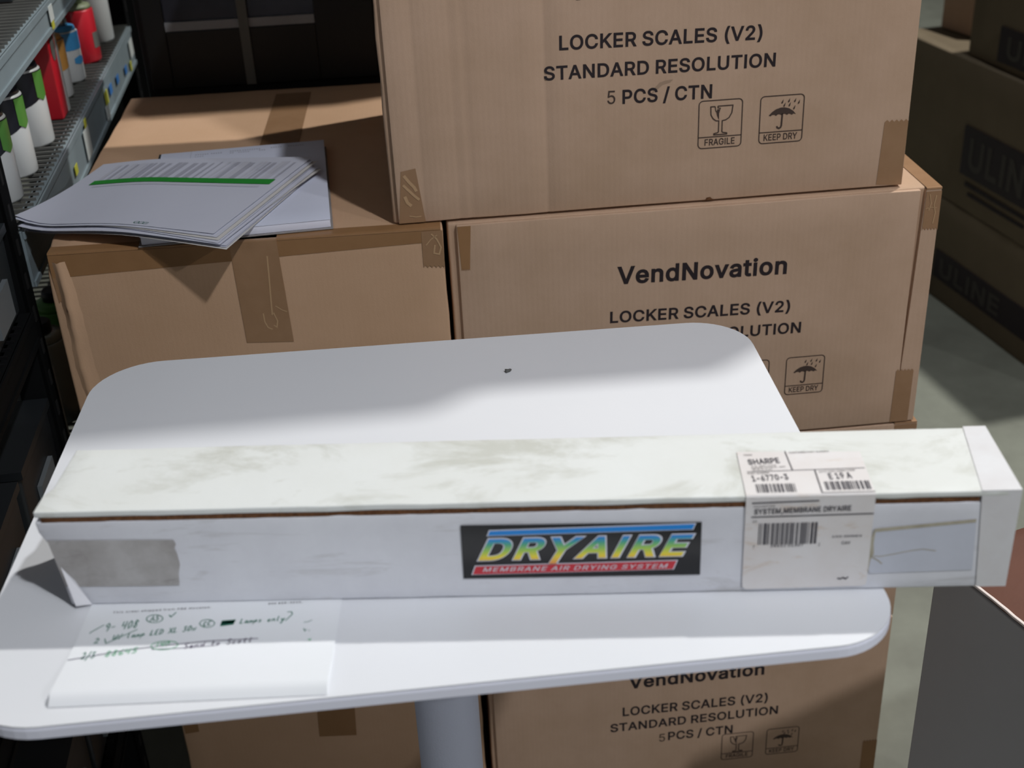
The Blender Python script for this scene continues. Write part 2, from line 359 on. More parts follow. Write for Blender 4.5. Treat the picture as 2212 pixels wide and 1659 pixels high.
# ------------------------------------------------------------------ lettering
GLYPHS = {}
for item in """A480|16,0 201,509 276,509 463,0 395,0 287,302 280,323 272,346 264,372 255,402 244,438 232,478 245,478 233,437 222,402 213,371 204,345 197,322 191,302 85,0|110,142 110,199 370,199 370,142;B456|60,0 60,509 241,509 274,507 304,501 329,491 350,477 367,461 381,442 390,421 396,398 398,374 397,353 393,336 387,320 378,307 368,295 356,286 343,278 329,272 315,267 315,262 331,260 347,254 363,245 378,234 391,220 402,203 411,184 416,161 418,136 416,111 410,88 400,67 386,48 368,31 344,18 317,8 284,2 247,0|125,57 245,57 281,60 309,67 330,80 344,96 353,115 355,137 354,153 350,169 342,184 333,197 320,209 306,218 289,225 269,229 248,231 125,231|125,285 238,285 256,287 273,290 288,296 302,304 314,314 323,326 330,340 335,355 336,372 333,393 326,412 313,429 294,442 270,449 240,452 125,452;C510|267,-7 235,-5 205,1 177,11 150,25 126,42 104,63 86,88 70,115 57,146 48,179 42,215 40,254 42,293 48,329 57,362 70,393 86,421 104,445 126,466 150,484 177,498 205,508 235,514 267,516 293,514 317,511 340,504 362,496 383,485 402,471 419,456 435,438 448,418 459,397 467,373 473,348 408,348 404,365 397,380 389,395 380,407 369,418 357,428 344,437 330,444 315,449 300,453 284,455 267,456 237,453 209,445 184,432 161,414 141,391 125,364 113,332 106,295 103,254 106,213 113,177 125,145 141,117 161,94 184,76 210,63 237,56 267,53 284,54 300,56 315,60 330,65 344,72 357,81 369,90 380,102 389,114 397,128 404,144 408,160 473,160 467,135 459,112 448,91 435,71 420,53 402,38 383,24 363,13 341,5 317,-2 293,-6;D502|219,0 96,0 96,57 215,57 254,60 288,68 318,81 343,99 363,122 379,149 390,181 397,216 399,255 397,294 390,329 379,361 364,388 344,410 320,428 291,441 258,449 221,452 93,452 93,509 225,509 261,507 294,501 325,492 353,478 385,455 412,426 433,391 446,361 455,329 460,293 462,255 460,217 455,181 446,149 433,119 417,92 398,68 376,48 351,31 322,17 291,8 256,2|125,509 125,0 60,0 60,509;E419|60,0 60,509 372,509 372,452 125,452 125,286 355,286 355,229 125,229 125,57 375,57 375,0;F410|60,0 60,509 369,509 369,452 125,452 125,278 346,278 346,221 125,221 125,0;G520|269,-7 236,-5 205,1 176,11 149,25 125,43 104,64 85,88 69,116 57,146 47,179 42,215 40,254 42,293 47,329 57,362 69,393 85,421 103,445 125,466 149,484 175,498 203,508 233,514 265,516 291,514 316,510 340,504 363,494 384,483 403,469 421,453 436,436 449,416 460,395 468,373 474,349 408,349 402,365 395,379 387,393 378,406 368,417 356,427 344,436 330,443 315,448 300,453 283,455 265,456 236,453 209,445 183,432 160,414 141,392 125,364 113,332 106,295 103,254 106,213 113,177 125,145 141,117 161,95 184,76 210,63 238,56 269,53 296,55 322,61 345,71 365,85 382,102 396,123 407,147 413,173 415,202 434,199 283,199 283,256 478,256 478,200 475,160 466,124 451,91 431,62 406,38 377,19 344,5 308,-4;H517|60,0 60,509 125,509 125,289 392,289 392,509 457,509 457,0 392,0 392,232 125,232 125,0;I185|60,0 60,509 125,509 125,0;K467|104,145 104,216 116,231 128,246 139,261 151,275 162,289 174,303 187,317 199,331 212,344 364,509 448,509 231,276 228,276|60,0 60,509 125,509 125,334 124,225 125,193 125,0|372,0 188,259 228,309 449,0;L393|60,0 60,509 125,509 125,57 361,57 361,0;M628|60,0 60,509 152,509 277,187 280,179 284,170 287,159 299,123 303,110 307,97 311,84 322,49 307,49 318,83 330,121 342,158 346,169 349,179 352,187 476,509 568,509 568,0 504,0 504,291 504,327 505,369 506,413 507,457 513,457 508,441 503,425 498,409 482,363 477,348 472,335 467,322 456,291 342,0 286,0 170,291 167,300 163,310 159,321 145,361 140,376 134,392 129,408 124,424 118,441 112,457 119,457 120,416 121,372 122,328 122,291 122,0;N523|60,0 60,509 136,509 343,183 349,174 355,163 363,151 371,137 379,122 388,107 396,90 405,73 414,55 405,54 403,72 402,90 401,108 400,126 399,142 399,157 399,195 399,509 463,509 463,0 387,0 202,290 194,303 186,317 177,331 168,346 159,363 148,381 108,452 119,454 122,384 123,363 124,345 124,328 125,313 125,301 125,291 125,0;O533|267,-7 235,-5 205,1 177,11 150,25 126,42 105,63 86,88 70,115 57,146 48,179 42,215 40,254 42,293 48,329 57,362 70,393 86,421 105,445 126,466 150,484 177,498 205,508 235,514 267,516 299,514 329,508 357,498 384,484 408,466 429,445 448,421 464,393 477,362 486,329 491,293 493,254 491,215 486,179 477,146 464,115 448,88 429,63 408,42 384,25 357,11 329,1 299,-5|267,53 296,55 324,63 349,76 372,94 392,116 408,144 420,176 428,213 430,254 428,295 420,332 408,365 392,392 372,415 349,433 324,446 296,453 267,456 237,453 210,445 184,433 161,415 142,392 125,364 113,332 106,295 103,254 106,213 113,176 125,144 142,117 161,94 184,76 210,63 237,55;P445|60,0 60,509 235,509 272,506 305,499 332,487 356,471 375,452 390,430 400,404 407,377 409,348 407,318 400,291 390,265 375,243 356,223 332,207 305,195 272,188 235,186 109,186 109,242 233,242 257,244 279,248 297,256 312,266 324,279 333,294 339,310 343,328 344,348 343,367 339,385 333,402 324,416 312,428 297,439 279,446 257,451 232,452 125,452 125,0;Q533|245,159 313,159 369,85 384,65 468,-48 401,-48 346,27 331,46|267,-7 235,-5 205,1 177,11 150,25 126,42 105,63 86,88 70,115 57,146 48,179 42,215 40,254 42,293 48,329 57,362 70,393 86,421 105,445 126,466 150,484 177,498 205,508 235,514 267,516 299,514 329,508 357,498 384,484 408,466 429,445 448,421 464,393 477,362 486,329 491,293 493,254 491,215 486,179 477,146 464,115 448,88 429,63 408,42 384,25 357,11 329,1 299,-5|267,53 296,55 324,63 349,76 372,94 392,116 408,144 420,176 428,213 430,254 428,295 420,332 408,365 392,392 372,415 349,433 324,446 296,453 267,456 237,453 210,445 184,433 161,415 142,392 125,364 113,332 106,295 103,254 106,213 113,176 125,144 142,117 161,94 184,76 210,63 237,55;R449|60,0 60,509 236,509 273,506 305,500 333,489 356,473 376,455 390,433 401,408 407,381 409,352 407,323 401,296 390,271 376,250 356,232 333,217 305,206 273,200 236,198 96,198 96,255 234,255 258,256 280,260 298,267 313,276 325,287 334,300 340,316 344,333 345,352 344,371 340,389 334,405 325,419 313,430 298,440 279,446 258,451 233,452 125,452 125,0|353,0 230,229 303,229 428,0;S447|224,-9 188,-7 156,-1 128,9 102,23 81,40 64,60 51,83 42,109 38,137 104,137 108,118 114,102 123,88 136,76 150,66 166,59 185,53 204,50 224,49 246,50 267,54 286,60 303,69 317,79 329,92 338,106 344,122 346,139 344,154 340,168 332,179 322,189 310,197 296,205 280,211 263,217 245,222 184,239 145,253 112,269 86,289 67,313 56,341 52,372 54,400 62,425 75,448 92,468 113,484 138,498 165,508 195,514 227,516 259,514 289,508 316,498 340,484 360,468 377,449 390,427 398,403 401,378 337,378 332,402 320,421 302,437 280,449 254,456 225,459 204,457 185,454 167,448 152,440 139,430 129,418 121,405 117,391 115,376 117,359 122,345 131,334 142,324 155,315 169,308 184,302 198,297 212,293 264,279 279,275 295,270 312,264 328,256 344,248 359,238 372,226 384,213 395,198 402,180 407,161 408,139 406,112 399,87 386,64 370,43 349,25 323,11 294,0 261,-7;T449|32,452 32,509 417,509 417,452 257,452 257,0 193,0 193,452;U517|259,-8 220,-6 186,2 154,15 126,33 103,55 85,80 71,108 63,140 60,173 60,509 124,509 124,178 126,155 132,133 141,113 153,95 169,80 187,68 208,59 232,53 259,52 285,53 309,59 331,68 349,80 364,95 377,113 385,133 391,155 393,178 393,509 457,509 457,173 454,140 446,108 433,80 414,55 391,33 363,15 332,2 297,-6;V480|204,0 16,509 84,509 192,206 199,187 207,164 215,137 225,106 236,71 248,31 235,31 247,71 257,107 267,138 276,165 283,187 290,206 395,509 463,509 278,0;W686|155,0 16,509 82,509 163,196 167,179 172,162 175,145 179,128 183,111 187,94 190,76 194,58 197,40 189,40 193,58 196,76 200,94 203,111 207,128 211,145 215,162 220,179 224,196 306,509 380,509 462,196 466,179 470,162 474,145 478,128 482,111 486,94 490,76 494,58 497,40 488,40 492,58 495,76 499,94 503,111 506,128 510,145 523,196 603,509 670,509 530,0 455,0 368,323 362,345 357,368 351,391 346,417 341,445 336,475 350,475 345,446 340,420 335,395 330,371 324,347 318,323 230,0;X474|18,0 217,284 217,236 29,509 104,509 178,400 188,386 196,373 204,361 211,350 217,340 223,329 230,318 236,305 243,292 232,292 239,305 246,317 252,329 258,339 265,350 272,361 280,373 288,386 298,400 374,509 446,509 259,239 259,287 456,0 382,0 292,129 283,142 275,154 268,165 262,175 256,185 250,195 244,206 237,218 230,231 244,231 238,219 231,207 225,196 219,186 213,176 206,166 199,155 191,143 182,129 91,0;Y472|203,0 203,208 16,509 91,509 192,344 203,327 213,309 222,292 231,274 240,254 250,230 224,230 233,254 242,275 251,293 260,310 270,327 280,344 381,509 455,509 268,208 268,0;Z438|42,0 42,46 273,385 284,400 295,415 306,431 318,446 329,461 341,476 348,454 327,453 306,453 285,452 265,452 244,452 223,452 40,452 40,509 397,509 397,462 169,129 157,113 146,97 134,81 122,65 110,49 97,33 90,54 111,55 131,56 152,57 173,57 193,57 214,57 399,57 399,0;0453|227,-7 191,-3 158,7 130,24 105,48 85,77 69,113 60,144 53,178 49,214 48,254 49,294 53,330 60,364 69,395 85,431 106,461 130,484 159,502 191,512 227,516 262,512 295,502 323,484 348,461 368,431 384,395 393,364 400,330 404,294 405,254 404,214 400,178 393,144 384,113 368,77 348,48 323,24 295,7 263,-3|227,50 250,52 271,60 290,74 306,92 320,116 330,144 338,176 342,213 344,254 342,295 338,332 330,365 320,393 306,416 290,435 271,449 250,457 227,460 203,457 182,449 163,435 147,416 134,393 123,365 115,332 111,295 109,254 111,213 115,176 123,144 134,116 147,92 163,74 182,60 203,52;1453|76,0 76,55 391,55 391,0|276,509 276,0 212,0 212,448 209,448 86,358 86,427 198,509;2453|64,0 64,47 234,229 252,248 268,266 282,282 294,298 303,312 311,327 316,341 319,356 320,371 319,389 315,405 308,419 298,431 287,441 273,449 258,455 241,458 224,460 205,458 188,454 172,447 159,438 148,427 139,413 132,398 128,381 127,362 66,362 68,391 75,418 86,442 102,464 121,482 143,496 168,507 196,513 225,516 254,513 281,507 306,497 328,482 346,465 361,445 372,423 379,398 381,372 380,354 377,336 371,318 363,299 351,280 336,259 317,235 294,209 267,180 153,60 153,57 389,57 389,0;3453|218,-7 188,-5 159,1 133,10 108,22 88,38 70,57 57,79 48,104 44,132 109,132 112,115 118,100 126,87 137,76 150,66 165,59 182,54 200,51 219,50 239,51 258,55 275,61 291,69 304,80 315,93 323,108 328,125 329,145 328,163 323,180 316,196 306,211 292,223 275,234 254,241 229,246 201,248 157,248 157,299 288,448 288,452 70,452 70,509 372,509 372,461 211,278 211,289 247,290 279,286 308,276 333,262 354,244 371,222 383,198 391,173 393,145 390,116 383,90 370,66 354,45 333,27 309,12 281,2 251,-5;4453|40,105 40,158 247,509 311,509 109,166 109,163 413,163 413,105|282,0 282,121 282,146 282,318 343,318 343,0;5453|221,-7 192,-5 165,1 140,11 118,25 99,41 83,60 71,82 63,105 60,130 122,130 125,115 130,102 138,89 148,78 160,68 173,60 188,54 204,51 221,50 241,51 259,56 276,64 291,75 304,89 314,104 322,122 326,141 328,162 326,183 321,203 314,221 303,237 290,251 275,262 257,270 238,275 218,277 201,276 184,273 167,268 152,262 139,255 128,246 67,253 96,509 366,509 366,452 151,452 134,301 136,301 148,311 162,318 178,325 194,330 212,333 229,334 252,332 274,328 294,321 313,311 330,299 345,285 358,269 370,251 379,231 386,210 390,187 391,163 388,132 381,102 369,76 352,52 332,32 309,15 282,3 253,-4;6453|226,-7 196,-4 168,3 142,15 119,31 100,51 84,74 73,101 66,130 64,162 65,187 71,212 80,239 93,268 112,302 137,340 252,509 322,509 151,261 145,261 151,270 157,279 165,288 174,295 184,302 196,307 208,311 221,313 235,314 265,312 291,305 316,295 337,280 355,262 370,240 380,215 387,187 389,157 387,127 379,98 368,73 352,50 333,30 310,14 284,3 257,-4|226,48 245,50 263,55 279,63 293,73 304,86 314,101 322,119 326,137 327,157 326,178 322,196 314,213 304,228 293,241 279,251 263,259 245,264 226,265 207,264 190,259 174,252 160,241 148,229 138,214 131,197 126,179 125,158 126,138 131,119 138,102 148,86 160,73 174,63 190,55 207,50;7453|97,0 323,448 323,452 62,452 62,509 391,509 391,449 165,0;8453|226,-7 193,-5 163,1 136,11 111,25 91,42 74,62 62,84 54,109 52,135 53,156 58,176 65,195 75,212 87,228 101,241 117,252 134,260 153,265 153,267 129,276 109,289 93,308 80,330 73,354 70,380 73,405 79,429 90,450 106,469 124,485 146,498 170,508 197,514 226,516 255,514 282,508 306,498 328,485 346,469 361,450 373,429 379,405 382,380 379,354 372,330 359,308 343,289 323,276 300,267 300,265 319,260 335,252 351,241 365,228 377,212 387,195 395,176 399,156 401,135 398,109 391,84 378,62 362,42 341,25 317,11 289,1 259,-5|226,49 248,50 267,54 285,60 300,69 313,79 323,91 331,106 335,121 337,139 335,157 330,173 322,189 312,202 298,213 283,223 265,230 247,234 226,235 206,234 187,230 169,223 154,213 140,202 130,189 122,173 117,157 115,139 117,121 121,106 129,91 139,79 152,69 167,60 185,54 205,50|226,290 244,291 260,294 274,300 287,308 298,318 307,330 314,344 318,359 319,376 318,392 314,407 308,420 299,432 288,442 275,449 260,455 244,459 226,460 208,459 192,455 177,449 164,442 153,432 145,420 138,407 134,392 133,376 134,359 138,344 145,330 154,318 165,308 178,300 193,294 209,291;9453|226,516 256,513 285,506 310,494 333,478 352,458 368,434 380,408 387,378 389,347 387,322 382,296 373,270 359,240 340,207 315,168 200,0 130,0 301,248 307,248 302,238 295,229 287,221 278,214 268,207 257,202 245,198 232,195 218,195 188,197 161,203 137,214 116,229 98,247 83,269 72,294 66,321 64,352 66,382 73,411 85,436 101,459 120,479 143,494 168,506 196,513|226,460 207,459 190,454 174,446 160,435 148,423 138,407 131,390 127,372 125,352 127,331 131,313 138,295 148,280 160,268 174,257 190,250 207,245 226,243 245,245 263,249 279,257 293,267 305,280 314,295 322,312 326,330 327,350 326,371 322,390 314,407 305,422 293,435 279,446 263,454 245,459;(273|89,207 90,244 94,283 101,324 107,354 114,384 122,413 132,441 145,477 160,510 177,539 236,539 219,503 204,466 191,428 179,390 169,351 161,313 156,276 152,241 151,207 152,176 155,145 160,115 167,83 177,50 188,16 198,-10 209,-38 222,-66 236,-96 177,-96 156,-59 139,-21 124,16 111,55 102,93 95,131 90,169;)273|37,-96 52,-66 64,-37 76,-9 86,18 97,52 106,85 113,116 118,147 121,177 122,207 121,241 117,276 112,313 104,351 94,390 82,428 69,466 54,503 37,539 97,539 113,510 128,477 142,441 151,413 159,384 167,354 173,323 179,283 183,244 184,207 183,168 178,130 171,92 161,53 149,15 134,-22 117,-59 97,-96;/249|235,533 71,-76 14,-76 178,533;-453|337,244 337,188 114,188 114,244;.188|95,-4 83,-3 73,1 63,9 55,18 51,29 50,41 51,53 55,64 63,73 73,81 83,85 95,87 107,85 118,81 128,73 135,64 140,53 141,41 140,29 135,18 128,9 118,1 107,-3;:188|95,-4 83,-3 73,1 63,9 55,18 51,29 50,41 51,53 55,64 63,73 73,81 83,85 95,87 107,85 118,81 128,73 135,64 140,53 141,41 140,29 135,18 128,9 118,1 107,-3|95,271 83,272 73,277 63,284 55,294 51,304 50,316 51,328 55,339 63,349 73,356 83,360 95,362 107,360 118,356 128,349 135,339 140,328 141,316 140,304 135,294 128,284 118,277 107,272;,188|38,-119 68,71 137,71 84,-119;a389|160,-9 137,-7 115,-3 94,5 76,15 60,29 48,45 38,63 32,84 30,108 32,128 36,146 43,161 53,174 64,184 78,193 92,200 108,206 125,211 143,214 161,217 178,220 200,223 218,225 234,227 247,229 257,231 265,235 271,240 274,246 276,255 276,257 275,272 272,285 267,297 260,307 251,315 240,322 227,327 212,330 196,331 178,330 163,327 149,322 137,316 127,309 118,301 110,292 104,283 100,274 41,291 51,313 64,331 79,346 95,358 114,368 133,375 153,380 173,383 194,384 208,384 223,382 239,379 255,375 271,369 286,360 300,350 312,336 322,320 330,301 335,278 337,251 337,0 277,0 277,52 272,52 267,43 260,34 252,25 242,16 229,8 215,1 199,-4 181,-7|170,45 192,47 211,51 228,59 242,68 254,80 263,93 270,108 274,122 276,138 276,190 272,187 267,184 259,182 251,180 241,178 231,176 221,174 210,173 200,171 175,168 161,166 147,163 134,159 122,153 112,147 103,139 97,130 93,118 92,105 93,93 96,82 102,72 109,64 119,57 130,52 142,48 156,46;b424|229,-8 208,-7 189,-3 172,4 159,12 147,21 138,31 130,41 123,50 118,59 112,59 112,0 53,0 53,509 114,509 114,319 118,319 123,327 130,336 137,346 147,355 158,364 171,373 188,379 207,383 229,384 259,382 287,374 313,361 335,342 354,320 370,293 381,261 388,227 390,189 388,151 381,116 370,84 355,57 336,34 313,16 288,3 260,-6|220,47 242,49 262,55 279,66 294,80 306,97 316,117 323,139 327,163 328,189 327,215 323,239 316,261 307,281 295,298 280,311 262,322 243,328 220,330 198,328 178,322 161,312 147,299 134,282 125,263 118,241 114,216 113,189 114,162 118,138 125,115 135,95 147,78 162,65 179,55 198,49;c396|207,-8 174,-5 144,3 117,16 93,35 72,58 56,85 44,116 37,150 34,187 37,225 44,260 56,291 72,318 93,341 117,360 144,374 174,382 207,384 226,384 243,381 260,377 276,371 291,364 305,356 318,346 330,335 340,322 349,308 356,293 362,277 303,262 300,272 295,281 290,289 284,297 278,304 270,311 261,316 252,321 242,325 231,328 220,329 207,330 184,328 163,321 145,310 130,296 118,278 108,258 102,236 98,212 96,187 98,163 102,139 108,117 118,97 130,80 145,66 163,55 184,49 207,46 220,47 232,49 243,52 253,55 262,60 271,66 279,73 285,80 292,89 297,98 301,107 304,117 363,102 357,86 350,70 341,56 331,43 319,32 306,21 292,12 277,5 261,-1 244,-5 226,-7;d424|195,-8 165,-6 137,3 111,16 89,34 70,57 55,84 43,116 36,151 34,189 36,227 43,261 55,293 70,320 89,342 112,361 137,374 165,382 196,384 218,383 237,379 253,373 267,364 278,355 287,346 295,336 301,327 306,319 311,319 311,509 372,509 372,0 313,0 313,59 307,59 301,50 295,41 287,31 277,21 266,12 252,4 236,-3 217,-7|205,47 226,49 246,55 263,65 278,78 290,95 299,115 306,138 310,162 312,189 310,216 306,241 300,263 290,282 278,299 263,312 246,322 227,328 205,330 182,328 162,322 145,311 130,298 118,281 108,261 102,239 98,215 96,189 98,163 102,139 109,117 118,97 130,80 145,66 162,55 182,49;e404|212,-8 177,-5 145,3 117,16 92,35 72,58 56,85 44,116 37,150 34,187 36,224 44,258 55,290 71,317 91,340 115,359 142,373 172,382 205,384 226,383 246,380 266,374 285,366 303,355 319,341 334,324 347,305 357,282 365,256 370,227 371,194 371,169 75,169 75,221 338,221 310,202 308,226 304,248 298,269 288,286 277,301 263,314 246,323 227,328 205,330 183,328 164,323 146,313 131,301 119,286 109,270 102,251 97,231 96,211 96,178 98,151 102,127 110,106 121,88 135,73 151,61 169,53 190,48 212,46 227,47 241,49 254,53 265,58 276,65 285,73 294,82 300,93 306,105 365,91 358,72 348,55 335,39 320,26 302,14 283,4 261,-3 237,-7;f254|228,379 228,327 6,327 6,379|81,0 81,432 82,452 87,470 96,486 107,499 120,510 135,519 152,525 169,529 187,530 201,530 212,529 222,527 231,525 238,523 243,521 227,468 215,472 209,473 202,474 195,474 178,472 164,468 154,460 147,449 143,435 142,419 142,0;h410|114,227 114,0 53,0 53,509 114,509 114,287 102,287 116,319 132,344 152,362 175,374 200,382 227,384 252,383 275,377 295,369 313,356 328,340 341,321 350,298 355,271 357,240 357,0 296,0 296,235 293,263 286,286 273,304 256,318 235,326 210,329 192,328 176,324 161,317 147,308 136,297 126,283 119,266 115,248;i167|53,0 53,379 114,379 114,0|84,443 73,444 63,448 54,455 47,463 43,472 41,483 43,494 47,504 54,512 63,518 73,522 84,524 95,522 105,518 114,512 121,504 125,494 126,483 125,472 121,463 114,455 105,448 95,444;l189|139,-2 112,0 91,8 74,20 62,37 55,59 53,84 53,509 114,509 114,99 114,83 117,71 120,62 126,57 135,53 146,52 160,53 170,54 181,3 175,1 169,0 162,-1 154,-2 147,-2;m610|53,0 53,379 112,379 112,295 108,295 114,314 122,331 132,346 144,358 158,368 172,376 187,382 203,385 219,386 245,383 268,375 287,361 303,342 314,320 321,295 312,295 318,312 326,329 337,343 350,356 364,366 381,375 398,381 417,385 437,386 458,385 478,380 497,372 514,361 529,346 541,328 550,307 555,283 557,255 557,0 496,0 496,254 493,279 485,298 473,313 456,323 438,329 419,330 402,329 387,326 374,320 363,312 353,302 345,290 340,277 336,263 335,247 335,0 274,0 274,260 272,280 265,297 253,311 238,322 220,328 199,330 185,329 171,326 158,320 145,312 135,302 126,289 119,274 115,257 114,238 114,0;n410|114,227 114,0 53,0 53,379 112,379 112,287 102,287 116,319 132,344 152,362 175,374 200,382 227,384 252,383 275,377 295,369 313,356 328,340 341,321 350,298 355,271 357,240 357,0 296,0 296,235 293,263 286,286 273,304 256,318 235,326 210,329 192,328 176,324 161,317 147,308 136,297 126,283 119,266 115,248;o415|207,-8 174,-5 144,3 117,16 93,35 72,58 56,85 44,116 37,150 34,187 37,225 44,260 56,291 72,318 93,341 117,360 144,374 174,382 207,384 241,382 271,374 299,360 323,341 343,318 359,291 371,260 379,225 381,187 379,150 371,116 359,85 343,58 323,35 299,16 271,3 241,-5|207,46 231,49 252,55 270,66 285,80 298,97 307,117 314,139 318,163 319,187 318,212 314,236 307,258 298,278 285,296 270,310 252,321 231,328 207,330 184,328 163,321 145,310 130,296 118,278 108,258 102,236 98,212 96,187 98,163 102,139 108,117 118,97 130,80 145,66 163,55 184,49;p424|53,-143 53,379 112,379 112,319 118,319 123,327 130,336 137,346 147,355 158,364 171,373 188,379 207,383 229,384 259,382 287,374 313,361 335,342 354,320 370,293 381,261 388,227 390,189 388,151 381,116 370,84 355,57 336,34 313,16 288,3 260,-6 229,-8 208,-7 189,-3 173,4 159,12 147,21 138,31 130,41 124,50 118,59 114,59 114,-143|220,47 242,49 262,55 279,66 294,80 306,97 316,117 323,139 327,163 328,189 327,215 323,239 316,261 307,281 295,298 280,311 262,322 243,328 220,330 198,328 178,322 161,312 147,299 134,282 125,263 118,241 114,216 113,189 114,162 118,138 125,115 135,95 147,78 162,65 179,55 198,49;r259|53,0 53,379 112,379 112,321 115,321 124,339 137,354 152,367 171,377 191,383 213,385 229,384 243,384 243,322 230,324 223,325 215,326 207,326 190,324 174,321 159,315 146,306 135,296 126,284 119,269 115,254 114,237 114,0;s365|182,-8 157,-7 133,-3 112,3 93,12 76,24 62,38 50,54 41,73 36,94 94,107 101,87 111,72 124,60 141,52 160,47 181,45 206,47 227,53 244,62 258,74 265,88 268,103 266,115 262,126 254,136 243,144 229,150 212,155 149,170 118,180 92,192 72,208 58,227 50,249 47,274 49,295 55,314 65,332 79,347 95,360 115,370 137,378 161,383 187,384 212,383 234,379 254,372 271,363 286,352 299,339 309,324 318,308 324,290 268,277 262,291 254,304 243,316 228,325 210,331 187,333 166,331 147,326 131,317 119,305 111,292 109,277 110,264 115,253 124,243 136,235 152,229 172,223 229,209 261,200 287,187 306,171 320,153 328,131 331,107 329,85 323,65 312,47 298,31 281,18 260,6 236,-2 210,-7;t227|204,379 204,327 6,327 6,379|65,471 126,471 126,98 127,83 130,70 136,61 144,55 156,51 170,50 185,51 202,54 213,2 207,0 200,-2 192,-3 184,-3 176,-4 168,-4 138,-1 113,7 92,21 77,41 68,64 65,93;u410|182,-5 158,-3 135,2 115,11 97,23 82,39 69,59 60,82 54,109 53,139 53,379 114,379 114,144 116,117 124,94 137,75 154,61 175,53 200,50 218,51 234,55 249,62 263,71 274,83 283,97 290,113 295,132 296,153 296,379 357,379 357,0 298,0 298,92 307,92 294,60 277,35 257,17 234,5 209,-3;v389|163,0 17,379 84,379 165,155 173,132 180,110 187,87 193,64 199,42 206,21 184,21 191,42 197,64 203,87 209,110 216,132 224,155 305,379 371,379 226,0;w567|138,0 23,379 87,379 133,214 140,190 147,164 154,137 161,107 168,75 175,41 165,41 172,74 179,105 186,135 192,163 199,189 206,214 252,379 316,379 362,214 368,189 375,163 382,136 388,106 395,75 402,41 391,41 399,75 406,106 413,135 420,163 427,189 434,214 480,379 545,379 429,0 368,0 319,172 305,225 300,243 295,262 291,280 277,338 291,338 277,280 272,262 267,243 263,225 258,207 253,189 248,172 199,0;x379|21,0 171,218 171,171 29,379 100,379 147,306 159,287 170,270 179,253 188,237 198,221 207,206 175,206 185,221 194,237 202,253 211,270 222,287 233,306 282,379 352,379 209,169 209,214 358,0 287,0 231,85 219,103 209,120 200,136 191,152 182,167 173,182 205,182 195,167 187,152 178,136 170,120 160,103 148,85 91,0;y389|47,-139 61,-86 71,-87 83,-89 94,-90 104,-89 113,-86 122,-81 130,-74 138,-64 145,-51 151,-36 163,-1 17,379 84,379 165,155 173,132 180,109 187,87 193,64 199,42 206,21 184,21 190,42 196,64 202,87 209,110 216,132 224,155 305,379 371,379 204,-58 196,-77 187,-93 177,-107 165,-119 153,-128 139,-136 125,-141 109,-144 91,-145 82,-145 73,-144 65,-143 57,-142 52,-140""".split(';'):
    head = item.split('|')
    ch, adv = head[0][0], int(head[0][1:])
    GLYPHS[ch] = (adv, [[tuple(map(int, q.split(','))) for q in c.split(' ')] for c in head[1:]])

def offset_loop(pts, d):
    n = len(pts); out = []
    for i in range(n):
        p0, p, p1 = Vector(pts[i - 1]), Vector(pts[i]), Vector(pts[(i + 1) % n])
        a, b = (p - p0), (p1 - p)
        if a.length < 1e-6 or b.length < 1e-6:
            out.append(tuple(p)); continue
        a.normalize(); b.normalize()
        na, nb = Vector((-a.y, a.x)), Vector((-b.y, b.x))
        m = na + nb
        if m.length < 1e-3:
            out.append(tuple(p + na * d)); continue
        m.normalize()
        k = d / max(0.45, m.dot(na))
        out.append(tuple(p + m * k))
    return out

GCACHE = {}
def glyph_fill(ch, bold):
    """points and triangles of one letter; overlapping outlines are merged by winding number."""
    key = (ch, bold)
    if key in GCACHE: return GCACHE[key]
    loops = [offset_loop(c, bold) if bold else c for c in GLYPHS[ch][1]]
    pts, edges = [], []
    for l in loops:
        k = len(pts); pts += [Vector(p) for p in l]
        edges += [(k + i, k + (i + 1) % len(l)) for i in range(len(l))]
    v, e, f, _, _, _ = delaunay_2d_cdt(pts, edges, [], 0, 0.01)
    keep = []
    for t in f:
        c = (v[t[0]] + v[t[1]] + v[t[2]]) / 3
        wn = 0
        for l in loops:
            for i in range(len(l)):
                (ax, ay), (bx, by) = l[i], l[(i + 1) % len(l)]
                side = (bx - ax) * (c.y - ay) - (c.x - ax) * (by - ay)
                if ay <= c.y < by and side > 0: wn += 1
                elif by <= c.y < ay and side < 0: wn -= 1
        if wn: keep.append(tuple(t))
    GCACHE[key] = ([(p.x, p.y) for p in v], keep)
    return GCACHE[key]

def text_mesh(mb, s, start, end, cap, mapf, bold=18, shear=0.0, track=0, mi=0, per_char=None):
    """lay s from start to end (2D points of a face); cap = height of the capitals."""
    x = 0.0; items = []; k = 0
    for ch in s:
        if ch == ' ':
            x += 175 + track; continue
        P, T = glyph_fill(ch, bold)
        fn = per_char[k] if per_char else None
        k += 1
        items.append(([((fn(px, py) if fn else (px, py))[0] + x + bold * 0.6, (fn(px, py) if fn else (px, py))[1] + bold) for px, py in P], T))
        x += GLYPHS[ch][0] + bold * 1.3 + track
    xs = [p[0] for P, T in items for p in P]
    x0, x1 = min(xs), max(xs)
    st, en = Vector(start), Vector(end)
    ax = (en - st) / (x1 - x0)
    up = Vector((-ax.y, ax.x)).normalized() * (cap / (509.0 + 2 * bold))
    for P, T in items:
        q = [st + ax * (px - x0 + shear * py) + up * py for px, py in P]
        fs = [t if (q[t[1]] - q[t[0]]).cross(q[t[2]] - q[t[0]]) > 0 else (t[0], t[2], t[1]) for t in T]
        mb.add([mapf(p.x, p.y) for p in q], fs, mi)

def front(n):
    return lambda u, z: (u, n, z)
def flat_on(z):
    return lambda u, v: (u, v, z)

